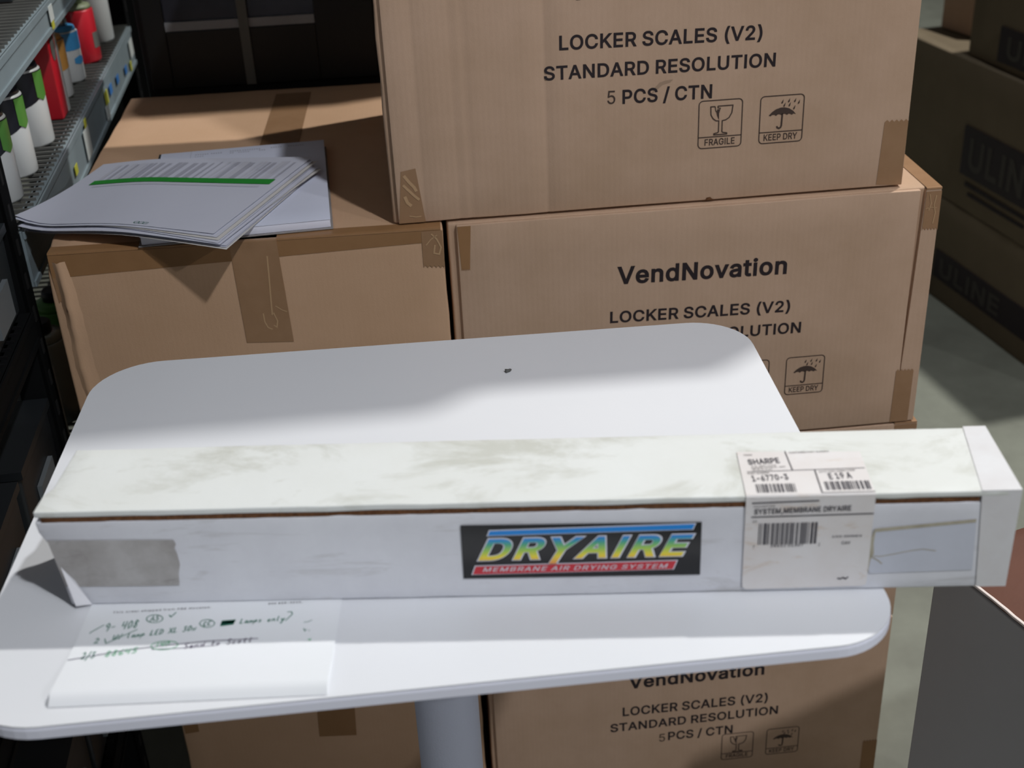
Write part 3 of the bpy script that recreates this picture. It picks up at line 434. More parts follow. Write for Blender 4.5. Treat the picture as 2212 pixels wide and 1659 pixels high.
def line2(mb, pts, w, mapf, closed=False, mi=0):
    """stroked polyline in 2D."""
    P = [Vector(p) for p in pts]; n = len(P); L, Rr = [], []
    for i in range(n):
        a = P[i] - P[i - 1] if (i > 0 or closed) else P[1] - P[0]
        b = P[(i + 1) % n] - P[i] if (i < n - 1 or closed) else P[-1] - P[-2]
        a = a.normalized() if a.length > 1e-9 else Vector((1, 0)); b = b.normalized() if b.length > 1e-9 else a
        na, nb = Vector((-a.y, a.x)), Vector((-b.y, b.x))
        m = na + nb
        m = m.normalized() if m.length > 1e-3 else na
        k = w / 2 / max(0.5, m.dot(na))
        L.append(P[i] + m * k); Rr.append(P[i] - m * k)
    vs = [mapf(p.x, p.y) for p in L] + [mapf(p.x, p.y) for p in Rr]
    fs = [(n + i, n + (i + 1) % n, (i + 1) % n, i) for i in range(n if closed else n - 1)]
    mb.add(vs, fs, mi)

def rrect(u0, u1, v0, v1, r, k=4):
    pts = []
    r1, r2, r3, r4 = r if isinstance(r, tuple) else (r,) * 4
    for cx, cy, r, a0 in ((u1 - r1, v1 - r1, r1, 0), (u0 + r2, v1 - r2, r2, 90), (u0 + r3, v0 + r3, r3, 180), (u1 - r4, v0 + r4, r4, 270)):
        for i in range(k + 1):
            a = math.radians(a0 + 90 * i / k)
            pts.append((cx + r * math.cos(a), cy + r * math.sin(a)))
    return pts

def poly2(mb, pts, mapf, mi=0):
    P = [Vector((p[0], p[1], 0)) for p in pts]
    fs = []
    for t in tessellate_polygon([P]):
        a, b, c = (P[i] for i in t)
        fs.append(t if (b - a).cross(c - a).z > 0 else (t[0], t[2], t[1]))
    mb.add([mapf(p.x, p.y) for p in P], fs, mi)

def symbol_frame(mb, u0, v0, w, h, mapf, lw):
    line2(mb, rrect(u0, u0 + w, v0, v0 + h, 0.09 * w), lw, mapf, True)
    line2(mb, [(u0, v0 + 0.235 * h), (u0 + w, v0 + 0.235 * h)], lw, mapf)

def fragile_symbol(mb, u0, v0, w, h, mapf, lw=0.0014):
    symbol_frame(mb, u0, v0, w, h, mapf, lw)
    text_mesh(mb, 'FRAGILE', (u0 + .15 * w, v0 + .055 * h), (u0 + .85 * w, v0 + .055 * h), .14 * h, mapf, 15)
    q = lambda x, y: (u0 + x * w, v0 + y * h)
    bowl = [(.37, .87), (.27, .87), (.28, .70), (.33, .62), (.40, .57), (.465, .565), (.465, .33), (.44, .315), (.36, .30), (.36, .275), (.66, .275), (.66, .30), (.57, .315), (.545, .33), (.545, .565), (.62, .575), (.70, .62), (.76, .72), (.78, .875), (.43, .875)]
    line2(mb, [q(*p) for p in bowl], lw * 1.1, mapf)
    line2(mb, [q(*p) for p in [(.37, .87), (.39, .77), (.41, .76), (.43, .68), (.465, .60), (.455, .72), (.49, .83), (.44, .84), (.43, .875)]], lw * .9, mapf)
    poly2(mb, [q(*p) for p in [(.41, .78), (.43, .72), (.463, .61), (.45, .73), (.47, .80), (.43, .82)]], mapf)

def keep_dry_symbol(mb, u0, v0, w, h, mapf, lw=0.0014):
    symbol_frame(mb, u0, v0, w, h, mapf, lw)
    text_mesh(mb, 'KEEP DRY', (u0 + .11 * w, v0 + .055 * h), (u0 + .89 * w, v0 + .055 * h), .14 * h, mapf, 15)
    q = lambda x, y: (u0 + x * w, v0 + y * h)
    can = [(.20, .59), (.27, .66), (.36, .715), (.47, .745), (.56, .745), (.66, .72), (.76, .66), (.83, .585), (.80, .595), (.765, .60), (.735, .575), (.69, .60), (.655, .605), (.625, .58), (.58, .605), (.54, .61), (.50, .58), (.45, .605), (.41, .605), (.37, .575), (.33, .60), (.28, .60), (.24, .575)]
    poly2(mb, [q(*p) for p in can], mapf)
    line2(mb, [q(*p) for p in [(.515, .62), (.505, .36), (.49, .325), (.455, .305), (.415, .32), (.40, .355)]], lw * 1.7, mapf)
    for x, y in ((.50, .87), (.55, .80), (.65, .885), (.67, .80), (.79, .88), (.78, .73), (.88, .84)):
        poly2(mb, [q(x + .025, y + .05), q(x - .02, y - .01), q(x - .025, y - .035), q(x - .005, y - .045), q(x + .015, y - .025)], mapf)

# ------------------------------------------------------------------ the hall
def plane_obj(name, x0, x1, y0, y1, z0, z1, m):
    mb = MB(); mb.box(x0, x1, y0, y1, z0, z1)
    return tag(mb.build(name, m), kind='structure')
plane_obj('floor', -6, 9, -4, 12, -0.12, 0.0, M_FLOOR)
plane_obj('wall_back', -6, 9, 12, 12.15, 0, 6.5, M_WALL)

# ------------------------------------------------------------------ standing-height table
TZ = 1.106
table = thing('standing_table', 'white rectangular standing-height table with rounded corners on a grey round column', 'table', (-.085, 1.02, 0), 3.0)
top_pts = [(x, y * (.293 - .0235 * (x + .32)) / .287 if y < 0 else y) for x, y in rrect(-.364, .368, -.287, .291, (.064, .072, .072, .056), 12)]
mb = MB()
def inset(pts, d):
    return [(x - d * (1 if x > .001 else -1) * min(1, abs(x) / .3), y - d * (1 if y > .001 else -1) * min(1, abs(y) / .25)) for x, y in pts]
mb.prism(top_pts, TZ - .0012, TZ)
mb.build('tabletop_surface', M_TABLE, table)
mb = MB()
n = len(top_pts)
rows = [(inset(top_pts, .0012), TZ - .0012), (inset(top_pts, .0002), TZ - .0022), (offset_loop(top_pts, -.0004), TZ - .0040), (offset_loop(top_pts, -.0004), TZ - .0118), (inset(top_pts, .002), TZ - .0135)]
vs = [(x, y, z) for pts, z in rows for x, y in pts]
fs = []
for k in range(len(rows) - 1):
    for i in range(n):
        fs.append((k * n + (i), (k + 1) * n + i, (k + 1) * n + (i + 1) % n, k * n + (i + 1) % n))
mb.add(vs, fs, 0, False)
mb.add(vs, [[4 * n + i for i in range(n - 1, -1, -1)], [i for i in range(n)]], 0)
mb.build('edge_band', M_TABLE_EDGE, table)
mb = MB(); mb.lathe([(.0335, .03), (.0335, TZ - .03)], 40); mb.build('column', M_POST, table)
mb = MB(); mb.lathe([(.11, TZ - .026), (.11, TZ - .0195), (.10, TZ - .0135)], 32); mb.build('mounting_plate', M_POST, table)
mb = MB(); mb.lathe([(.26, 0), (.26, .008), (.24, .018), (.06, .03), (.034, .034)], 48); mb.build('base_plate', M_POST, table)

# ------------------------------------------------------------------ kraft cartons
def jitter(p, amp, freq, seed):
    v = noise.noise_vector(Vector(p) * freq + Vector((seed * 7.3, seed * 3.1, seed)))
    return v * amp

def kraft_carton(label, loc, yaw, w, d, h, seed, skew=0.0, panel=None, strip_gap=None, crush=None, creases=(), group=None, material=None, name='cardboard_carton', nside=0.0):
    """front face lies at local y = 0, left front bottom corner at local origin."""
    t = thing(name, label, 'box', loc, yaw, group)
    fy = 0.006 if panel else 0.0
    def disp(p):
        q = Vector(p)
        ex = min(p.x, w - p.x); ez = min(p.z, h - p.z); ey = min(p.y - fy, d - p.y)
        near = sorted((max(0, ex), max(0, ey), max(0, ez)))
        if near[1] < 0.012:
            j = jitter(p, 0.0016, 38, seed)
            q += Vector((j.x, abs(j.y), j.z * .6))
        for cu, cw, cd in creases:
            if p.y < fy + 0.002 and abs(p.x - cu) < cw:
                q.y += cd * (1 - abs(p.x - cu) / cw)
        if crush:
            cx_, cz_, rad, amt = crush
            dd = math.hypot(p.x - cx_, (p.z - cz_)) 
            if p.y < fy + .03 and dd < rad:
                k = (1 - dd / rad) ** 2 * amt
                q += Vector((k * .8, k * .5, -k * .5)) + jitter(p, k * .6, 60, seed + 3)
        q.z = min(max(q.z, 0.0), h)
        q.x += skew * p.y
        return q
    body = MB()
    ex = [c[0] + s * c[1] for c in creases for s in (-1, 0, 1)]
    body.rbox(0 - nside, w, fy, d, 0, h, 0.0035, 16, 12, 12, disp, xs_extra=ex)
    body.build('carton_body', material or M_KRAFT, t)
    if panel:
        p0, p1 = panel
        def dp(p):
            q = Vector(p)
            for cu, cw, cd in creases:
                if p.y < 0.002 and abs(p.x - cu) < cw:
                    q.y += cd * (1 - abs(p.x - cu) / cw)
            if p.z < .01 or p.z > h - .01:
                q.z += jitter(p, 0.0008, 30, seed + 5).z
            return q
        pm = MB(); pm.rbox(p0, p1, 0, .0068, .0015, h - .0015, 0.0014, 12, 2, 8, dp, xs_extra=ex)
        pm.build('front_panel', M_KRAFT_PANEL, t)
    if strip_gap:
        g0, g1, top_only = strip_gap
        vs = [(g0, .0008, h - .002), (w - .001, .0008, h - .002), (w - .001, .0008, .002), (panel[1] + .0003, .0008, .002), (panel[1] + .0003, .0008, .06), (panel[1] + .0042, .0008, h * .55)]
        vs = vs[:]
        n = len(vs); bk = [(x, .0066, z) for x, y, z in vs]
        sm = MB(); sm.add(vs + bk, [list(range(n - 1, -1, -1))] + [(i, (i + 1) % n, n + (i + 1) % n, n + i) for i in range(n)])
        sm.build('corner_strip', M_KRAFT_PANEL, t, bevel=.0006)
    return t

def tape_front(parent, quad, n=-.0005, m=None, name='packing_tape', fold_top=None, teeth=None, label=None, sub=8):
    """tape on the front face: quad = TL, TR, BR, BL in (u, z); fold_top = depth folded over the top edge; teeth = serrated end."""
    TL, TR, BR, BL = [Vector(q) for q in quad]
    mb = MB()
    rowsn, cols = sub, 10
    vs, fs = [], []
    for j in range(rowsn + 1):
        for i in range(cols + 1):
            a, b = i / cols, j / rowsn
            p = (TL * (1 - a) + TR * a) * (1 - b) + (BL * (1 - a) + BR * a) * b
            if teeth == 'top' and j == 0: p.y += 0.0016 * (1 if i % 2 else -1)
            if teeth == 'bottom' and j == rowsn: p.y += 0.0016 * (1 if i % 2 else -1)
            vs.append((p.x, n, p.y))
    for j in range(rowsn):
        for i in range(cols):
            k = j * (cols + 1) + i
            fs.append((k + cols + 1, k + cols + 2, k + 1, k))
    if fold_top:
        zt, dep = fold_top
        k0 = len(vs)
        for dy, dz in ((n, zt - .002), (n + .0006, zt + .0004), (.004, zt + .0009), (dep, zt + .0009)):
            for i in range(cols + 1):
                a = i / cols
                p = TL * (1 - a) + TR * a
                vs.append((p.x, dy, dz))
        for j in range(3):
            for i in range(cols):
                k = k0 + j * (cols + 1) + i
                fs.append((k, k + 1, k + cols + 2, k + cols + 1))
    mb.add(vs, fs, 0, False)
    o = mb.build(name, m or M_TAPE, parent)
    if label: o['label'] = label
    return o

def crumpled_edge(parent, h):
    """the bent and split left front edge: a jagged fold of board standing proud of the face."""
    mb = MB(); vs = []; N = 18; r = random.Random(77)
    for i in range(N + 1):
        f = i / N; z = h - .012 - f * (h - .09)
        u = .016 + .012 * f + .0030 * math.sin(f * 7 + .6) + r.uniform(-.0008, .0008)
        lift = .0028 + .0040 * max(0.0, math.sin(f * 6.5 + .4)) + r.uniform(0, .0012)
        vs += [(u - .013, .002, z), (u - .0045, -lift * .5, z), (u - .001, -lift, z + r.uniform(-.002, .002)), (u + .003, -lift * .55, z), (u + .010 + .012 * f, -.0001, z)]
    fs = []
    for i in range(N):
        for k in range(4):
            a = i * 5 + k; fs.append((a, a + 5, a + 6, a + 1))
    mb.add(vs, fs, 0, True)
    mb.build('crumpled_edge', M_KRAFT_YELLOW, parent)

def wrinkle_glints(parent, strokes, n=-.0011, name='tape_wrinkle_glint'):  # pale strokes painting the highlight lines of the tape wrinkles
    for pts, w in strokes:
        mb = MB(); line2(mb, pts, w * 1.4, front(n)); mb.build(name, M_TAPE_GLINT, parent)

def lettering(parent, items, mapf=None, vend=True):
    """printed words of one carton, each line at its own place (u,z), one mesh for the print."""
    mapf = mapf or front(-.0004)
    for s, a, b, cap, bold in items:
        mb = MB(); text_mesh(mb, s, a, b, cap, mapf, bold)
        mb.build('printed_line', M_INK, parent)

def symbols(parent, fr, dr, mapf=None):
    mapf = mapf or front(-.0004)
    mb = MB(); fragile_symbol(mb, *fr, mapf); mb.build('fragile_symbol', M_INK_THIN, parent)
    mb = MB(); keep_dry_symbol(mb, *dr, mapf); mb.build('keep_dry_symbol', M_INK_THIN, parent)

H = 0.376
# right-hand pile, from the floor up
MX, MY, MYAW = -.0648, 1.614, 4.4
lowest = kraft_carton('lowest lettered brown carton, in the shade under the table beside the grey column', (MX, MY, 0.0), MYAW, .681, .53, H - .001, 1, panel=(.008, .681))
lettering(lowest, [('VendNovation', (.2365, .2745), (.4678, .2760), .0265, 24), ('LOCKER SCALES (V2)', (.2258, .2150), (.4770, .2142), .0195, 19), ('STANDARD RESOLUTION', (.2045, .1812), (.4966, .1842), .0185, 19), ('PCS / CTN', (.3052, .1490), (.4185, .1500), .0190, 19), ])
mb = MB(); text_mesh(mb, '5', (.2895, .1478), (.3000, .1479), .0175, front(-.0004), 4); mb.build('printed_numeral', M_INK_THIN, lowest)
symbols(lowest, (.4005, .0892, .0555, .0595), (.4798, .0905, .0572, .0590))
tape_front(lowest, ((.655, .098), (.681, .098), (.681, .004), (.655, .004)), teeth='top', m=M_TAPE_DULL)
hidden_mid = kraft_carton('brown carton hidden behind the white table, its corner showing above the white box', (MX, MY, H), MYAW, .681, .53, H - .001, 2, panel=(.0, .681))
tape_front(hidden_mid, ((.645, H - .004), (.680, H - .004), (.680, H - .09), (.645, H - .09)), fold_top=(H - .001, .06), teeth='bottom')

mid = kraft_carton('lettered brown carton standing behind the table, right of the carton with papers', (MX, MY, 2 * H), MYAW, .6745, .53, H - .0015, 3, panel=(.0, .6435), strip_gap=(.6515, 0, 0), nside=.012)
z0 = 2 * H
lettering(mid, [('VendNovation', (.2188, 1.0198 - z0), (.4605, 1.0150 - z0), .0268, 24), ('LOCKER SCALES (V2)', (.2085, .9606 - z0), (.4690, .9553 - z0), .0180, 19), ('STANDARD RESOLUTION', (.1915, .9238 - z0), (.4872, .9200 - z0), .0175, 19), ('PCS / CTN', (.2905, .8890 - z0), (.4040, .8862 - z0), .0185, 19)])
mb = MB(); text_mesh(mb, '5', (.272, .8890 - z0), (.282, .8890 - z0), .0175, front(-.0004), 4); mb.build('printed_numeral', M_INK_THIN, mid)
symbols(mid, (.3870, .8198 - z0, .0565, .0600), (.4695, .8182 - z0, .0570, .0618))
tape_front(mid, ((.0012, .372), (.0195, .372), (.0150, .308), (.0035, .3085)), m=M_TAPE_DULL, teeth='bottom')
tape_front(mid, ((.6520, .370), (.6738, .370), (.6738, .3135), (.6515, .3145)), n=.0002, fold_top=(H - .0015, .30), teeth='bottom')
tape_front(mid, ((.6375, .0915), (.6642, .0905), (.6640, .002), (.6362, .0025)), teeth='top')

UX, UY, UYAW = -.1417, 1.619, 4.6
UP = 3 * H + .0005
upper = kraft_carton('topmost lettered brown carton, resting across the two cartons below', (UX, UY, UP), UYAW, .6975, .52, H - .001, 4, panel=(.0, .6968), creases=((.2040, .0022, .0011), (.1010, .003, .0007), (.0850, .003, .0006), (.036, .003, .0008)), nside=.0075)
lettering(upper, [('VendNovation', (.2365, .2815), (.4780, .2780), .0268, 24), ('LOCKER SCALES (V2)', (.2234, 1.3484 - UP), (.4880, 1.3445 - UP), .0187, 19), ('STANDARD RESOLUTION', (.2026, 1.3108 - UP), (.5075, 1.3080 - UP), .0182, 19), ('PCS / CTN', (.3050, 1.2727 - UP), (.4243, 1.2718 - UP), .0188, 19)])
mb = MB(); text_mesh(mb, '5', (.2850, 1.2740 - UP), (.2955, 1.2738 - UP), .0175, front(-.0004), 4); mb.build('printed_numeral', M_INK_THIN, upper)
symbols(upper, (.4075, 1.2038 - UP, .0585, .0648), (.4905, 1.2044 - UP, .0590, .0643))
tape_front(upper, ((.6632, 1.2230 - UP), (.6962, 1.2222 - UP), (.6955, .0022), (.6597, .0045)), teeth='top')
tape_front(upper, ((.0085, 1.2030 - UP), (.0282, 1.2062 - UP), (.0364, .0020), (.0010, .0020)))

wrinkle_glints(upper, [([(.0120, .069), (.0180, .060), (.0245, .052), (.0270, .046)], .0030), ([(.0100, .056), (.0160, .049), (.0240, .040), (.0300, .034)], .0026), ([(.0110, .040), (.0140, .031), (.0190, .026)], .0032), ([(.0150, .012), (.0240, .010), (.0310, .0105)], .0012)], -.0010)
wrinkle_glints(mid, [([(.653, .345), (.661, .3465), (.669, .3455)], .0008), ([(.657, .366), (.660, .352), (.6575, .342)], .0009), ([(.6665, .364), (.6645, .350), (.6675, .338), (.6655, .322)], .0010)], -.0004)
mb = MB(); poly2(mb, [(.4150, .0012), (.4195, .0022), (.4215, .0052), (.4265, .0058), (.4290, .0030), (.4350, .0012)], front(-.0006)); mb.build('edge_nick', M_EDGE, upper)['label'] = 'dark torn nick in the lower edge'
mb = MB(); poly2(mb, [(.3430, .1545), (.3500, .1590), (.3580, .1655), (.3680, .1680), (.3720, .1720), (.3620, .1712), (.3540, .1690), (.3480, .1630)], front(-.0002)); mb.build('scuff_mark', mat('worn_board', (160, 134, 112), .8), upper)
# unseen cartons, added and shaped to cast shadows on the table and pile
kraft_carton('unseen tall brown carton on top of the topmost lettered carton, shaped to cast shadows', (-.085, 1.588, UP + H + .001), 3.2, .805, .50, .545, 5)
kraft_carton('unseen shallow brown carton added on the tall top carton to step its shadow', (.150, 1.600, UP + H + .549), 4.6, .375, .38, .085, 6)
kraft_carton('unseen flat brown carton added to cast shade, jutting left above the topmost lettered carton', (-.39, 1.872, UP + H + .001), 1.5, .275, .265, .07, 10)

# left-hand pile
KX, KY, KYAW = -.612, 1.580, 2.7
left = kraft_carton('brown carton with taped corners carrying the loose papers', (KX, KY, 2 * H), KYAW, .530, .735, H - .001, 7, skew=-.030, crush=(0.0, H, .05, .010), material=M_KRAFT_YELLOW)
crumpled_edge(left, H - .001)
tape_front(left, ((.2450, .3735), (.3080, .3735), (.3127, .2219), (.2484, .2250)), fold_top=(H - .001, .70), n=-.0008)
tape_front(left, ((.006, .3725), (.527, .3725), (.527, .3565), (.006, .3400)), fold_top=(H - .001, .022), n=-.0005, m=M_TAPE_DULL)
tape_front(left, ((.006, .3400), (.0285, .3400), (.0320, .3035), (.0075, .3050)), m=M_TAPE, teeth='bottom')
tape_front(left, ((.5010, .3720), (.5290, .3720), (.5295, .3190), (.5005, .3215)), m=M_TAPE, n=-.0009, teeth='bottom')
wrinkle_glints(left, [([(.293, .352), (.2915, .320), (.2895, .285), (.2885, .265)], .0014), ([(.2905, .268), (.2945, .255), (.2925, .246), (.2885, .249)], .0012), ([(.2765, .268), (.2770, .255), (.2805, .246), (.2860, .243)], .0013), ([(.2945, .278), (.3030, .271), (.3090, .268)], .0010)])
wrinkle_glints(left, [([(.514, .368), (.521, .360), (.526, .348), (.523, .338), (.516, .340), (.518, .352)], .0016), ([(.506, .352), (.513, .360), (.522, .366)], .0010)], -.0014)
kraft_carton('brown carton under the paper-carrying carton, hidden by the white table', (KX + .020, KY, H), KYAW, .520, .72, H - .001, 8, skew=-.05, material=M_KRAFT_YELLOW)
low_left = kraft_carton('plain lowest carton in the shade under the table, left of the grey column', (KX + .044, KY, 0), KYAW, .492, .70, H - .001, 9, skew=-.05, material=M_KRAFT_YELLOW)
tape_front(low_left, ((.226, .373), (.288, .373), (.2815, .2385), (.2205, .2420)), m=M_TAPE_DULL, fold_top=(H - .001, .3))
tape_front(low_left, ((.003, .372), (.0275, .372), (.0270, .2745), (.0045, .272)), m=M_TAPE_DULL)

# ------------------------------------------------------------------ long white carton on the table
W, D, HB = .774, .0945, .0934
wb = thing('long_white_carton', 'long narrow scuffed white carton lying across the table', 'box', (-.0489, .8394, TZ + .0011), -2.6)
x0, x1 = -.336, .4385
mb = MB()
def wd(p):
    q = Vector(p)
    j = jitter(p, .0008, 45, 21)
    if min(p.z, .0833 - p.z) < .004 or min(p.x - x0, x1 - p.x) < .004:
        q += Vector((j.x, abs(j.y) * .7, j.z * .5))
    if p.x < x0 + .05:   # the crushed left end
        k = (x0 + .05 - p.x) / .05
        q.x += .010 * k * (1 - abs(p.z - .0) / .0934) * (1 if p.y < .03 else .3) - .004 * k * (1 if p.z > .07 else 0)
    return q
mb.rbox(x0, x1, 0, D, 0, .0833, .0016, 24, 5, 8, wd)
mb.build('carton_body', M_WBOX, wb)
mb = MB()
def ed(p):
    q = Vector(p); q.y += max(0, jitter(p, .0012, 55, 3).y) if p.y < .01 else 0
    return q
mb.rbox(x0 + .002, .4085, 0.0004, D - .002, .0826, .0888, .0004, 90, 2, 1, ed)
mb.build('flap_edge', M_EDGE, wb)['label'] = 'brown torn corrugated edge under the lid'
mb = MB()
def ld(p):
    q = Vector(p)
    if p.z > .0925: q.z += jitter(p, .0004, 20, 8).z
    if p.y < .004: q.y += jitter(p, .0006, 40, 9).y; q.z += min(0, jitter(p, .0011, 30, 12).z) if p.z < .089 else 0
    if p.x < x0 + .012: q.x += -.0035 * (1 if p.y < .03 else -.4)
    return q
mb.rbox(x0 + .001, x1, -.0006, D, .0880, HB, .0013, 40, 8, 1, ld)
mb.build('lid', M_WLID, wb)
# white tape round the right end
mb = MB()
e0 = .4090
vs = [(e0 + .007, -.0007, .0006), (x1 + .0012, -.0007, .0006), (x1 + .0012, -.0007, HB + .0005), (e0, -.0007, HB + .0005), (e0 + .012, D + .001, HB + .0006), (x1 + .0012, D + .001, HB + .0006), (x1 + .0012, D + .001, .0006)]
mb.add(vs, [(0, 1, 2, 3), (3, 2, 5, 4), (1, 6, 5, 2)])
mb.build('end_tape', M_WTAPE, wb)['label'] = 'wide white tape wrapped round the right end'
# tapes and worn marks of the front
mb = MB()
ot = [(-.3325, .066), (-.300, .0655), (-.260, .0648), (-.2300, .0640), (-.2285, .0600), (-.2302, .0560), (-.2290, .050), (-.2285, .040), (-.2312, .030), (-.2325, .0185), (-.2650, .0185), (-.300, .0190), (-.3270, .0195)]
poly2(mb, ot, front(-.0006)); mb.build('old_tape', M_OLDTAPE, wb)['label'] = 'grey dirty strip of old clear tape'
mb = MB()
poly2(mb, [(.3300, .0600), (.408, .0672), (.411, .0175), (.3292, .0160), (.3278, .024), (.3292, .032), (.3262, .036), (.3295, .042)], front(-.0006))
mb.build('clear_tape', M_CLEARTAPE, wb)
mb = MB()
poly2(mb, [(.3300, .0602), (.408, .0674), (.408, .0640), (.3305, .0568), (.3300, .046), (.3312, .036), (.3290, .030), (.3280, .018), (.3262, .020), (.3268, .034), (.3255, .038), (.3272, .050)], front(-.0008))
line2(mb, [(.3272, .034), (.3360, .0328), (.3470, .0350), (.3600, .0380), (.3700, .0392), (.3800, .0372)], .0007, front(-.0008))
line2(mb, [(.3290, .0330), (.3350, .0290), (.3385, .0255)], .0009, front(-.0008))
mb.build('tape_gum', M_TAPE_GUM, wb)
mb = MB()   # torn corner, a lifted sliver of board
vs = [(-.3270, -.0010, .040), (-.3205, -.0055, .003), (-.3085, -.0012, .0012), (-.3180, -.0010, .026)]
mb.add(vs, [(0, 1, 2), (0, 2, 3)]); mb.build('torn_corner', mat('fresh_white_board', (236, 236, 242), .7), wb)
# logo sticker
mb = MB(); mb.add([front(-.0009)(u, z) for u, z in ((.002, .0195), (.1935, .0187), (.1935, .0703), (.0025, .0722))], [(0, 1, 2, 3)])
sticker = mb.build('logo_sticker', mat('glossy_black_sticker', (22, 22, 26), .22, spec=.5), wb)
def sk(u, z): return (u, z + .0009 * (u - .1) / .1)
lg = front(-.0013); lg2 = front(-.0017); lg3 = front(-.0021)
M_SWHITE = mat('sticker_white', (226, 228, 240), .3)
mb = MB()
poly2(mb, [sk(*p) for p in ((.0228, .0620), (.0250, .0680), (.1892, .0690), (.1868, .0625))], lg)
poly2(mb, [sk(*p) for p in ((.0085, .0242), (.0118, .0335), (.1755, .0335), (.1722, .0240))], lg)
logo_o = MB()
def ylong(x, y): return (x - (30 if y < 60 else 0), y if y > 60 else y - 130)
pc = [None, None, ylong, None, None, None, None]
SH, A0, A1, CP = .36, (.0135, .0368), (.1792, .0372), .0228
text_mesh(mb, 'DRYAIRE', A0, A1, CP, lambda u, z: lg(u, z), 46, SH, 26, per_char=pc)
mb.build('logo_outline', M_SWHITE, sticker)
mb = MB()
text_mesh(mb, 'DRYAIRE', (A0[0] + .0014, A0[1] + .0011), (A1[0] - .0012, A1[1] + .0011), CP - .0022, lg2, 24, SH, 48, per_char=pc)
M_RAIN = gradient_mat('rainbow_print', 2, [(0.0, (214, 82, 60)), (.14, (238, 164, 84)), (.36, (246, 226, 66)), (.56, (170, 214, 92)), (.76, (84, 178, 140)), (.92, (40, 144, 220)), (1.0, (40, 134, 220))], .030, .060)
mb.build('logo_lettering', M_RAIN, sticker)
mb = MB()
poly2(mb, [sk(*p) for p in ((.0240, .0629), (.0257, .0671), (.1880, .0681), (.1862, .0634))], lg2)
mb.build('logo_bar', mat('sticker_blue', (24, 140, 226), .3), sticker)
mb = MB()
poly2(mb, [sk(*p) for p in ((.0098, .0250), (.0125, .0327), (.1742, .0327), (.1714, .0248))], lg2)
mb.build('logo_ribbon', mat('sticker_red', (204, 44, 58), .3), sticker)
mb = MB()
text_mesh(mb, 'MEMBRANE AIR DRYING SYSTEM', (.0178, .0268), (.1660, .0268), .0044, lg3, 14, .3, 60)
mb.build('ribbon_lettering', mat('sticker_pale_lettering', (216, 206, 216), .4), sticker)
# shipping label folded over the edge
mb = MB()
L0, L1 = .2272, .3275
zt = HB + .0006
vs = [(L0 + .001, .0640, zt), (L1 + .0005, .0600, zt), (L1 - .0005, .0, zt), (L1, -.0012, HB - .0006), (L1 + .0002, -.0012, .010), (L1 - .0005, -.0012, .0055), (L1 - .004, -.0012, .0042), (L0 + .004, -.0012, .0032), (L0 + .0012, -.0012, .0050), (L0 + .0005, -.0012, .010), (L0, -.0012, HB - .0006), (L0, .0, zt)]
mb.add(vs, [(0, 11, 2, 1), (11, 10, 3, 2), (10, 9, 8, 7, 6, 5, 4, 3)])
label = mb.build('shipping_label', M_LABEL, wb)
lt, lf = flat_on(HB + .0010), front(-.0016)
M_LINK = mat('label_print', (74, 72, 80), .6); M_LINK2 = mat('label_small_print', (120, 116, 116), .6)
def on_label(name, m, fn):
    mb = MB(); fn(mb); return mb.build(name, m, label)
for wd_, a, b, cap, mf, bo in (('SHARPE', (.2355, .0435), (.2610, .0452), .0080, lt, 20), ('1-6770-3', (.2352, .0188), (.2640, .0205), .0084, lt, 20), ('E 19 A', (.2960, .0195), (.3140, .0205), .0086, lt, 16),
        ('SYSTEM,MEMBRANE DRYAIRE', (.2342, .0768), (.3095, .0785), .0050, lf, 18), ('100 SERIES', (.2965, .0530), (.3200, .0533), .0018, lf, 12), ('CAV', (.3045, .0462), (.3115, .0462), .0030, lf, 10)):
    on_label('label_word', M_LINK, lambda mb: text_mesh(mb, wd_, a, b, cap, mf, bo))
def digits(mb):
    text_mesh(mb, '7', (.2345, .0440), (.2358, .0440), .0028, lf, 8); text_mesh(mb, '28632 01367', (.2485, .0448), (.2745, .0452), .0028, lf, 8); text_mesh(mb, '2', (.2862, .0452), (.2876, .0452), .0028, lf, 8)
on_label('barcode_digits', M_LINK, digits)
for p0, p1, w_, mf in (((.2675, .0628), (.2690, .0335), .0009, lt), ((.2325, .0330), (.3265, .0350), .0007, lt), ((.2865, .0340), (.2865, .0008), .0010, lt), ((.2865, .0010), (.3275, .0012), .0007, lt), ((.2320, .0874), (.2840, .0885), .0012, lf), ((.2320, .0742), (.3272, .0752), .0011, lf)):
    on_label('ruled_line', M_LINK, lambda mb: line2(mb, [p0, p1], w_, mf))
on_label('scribble', M_LINK, lambda mb: line2(mb, [(.3040, .0128), (.3060, .0118), (.3085, .0132), (.3105, .0118), (.3125, .0138)], .0012, lf))
def barcode(mb, u0, u1, v0, v1, mapf, n, seed=1):
    r = random.Random(seed); x = u0; w = (u1 - u0) / n
    while x < u1:
        b = w * r.choice((.5, .5, .9, 1.4)); g = w * r.choice((.5, .5, .8, 1.1))
        mb.add([mapf(x, v0), mapf(min(u1, x + b), v0), mapf(min(u1, x + b), v1), mapf(x, v1)], [(0, 1, 2, 3)])
        x += b + g
on_label('barcode', M_LINK, lambda mb: barcode(mb, .2365, .2670, .0028, .0148, lt, 24, 2))
on_label('barcode', M_LINK, lambda mb: barcode(mb, .2905, .3255, .0045, .0165, lt, 26, 3))
on_label('barcode', M_LINK, lambda mb: barcode(mb, .2385, .2845, .0475, .0682, lf, 34, 4))
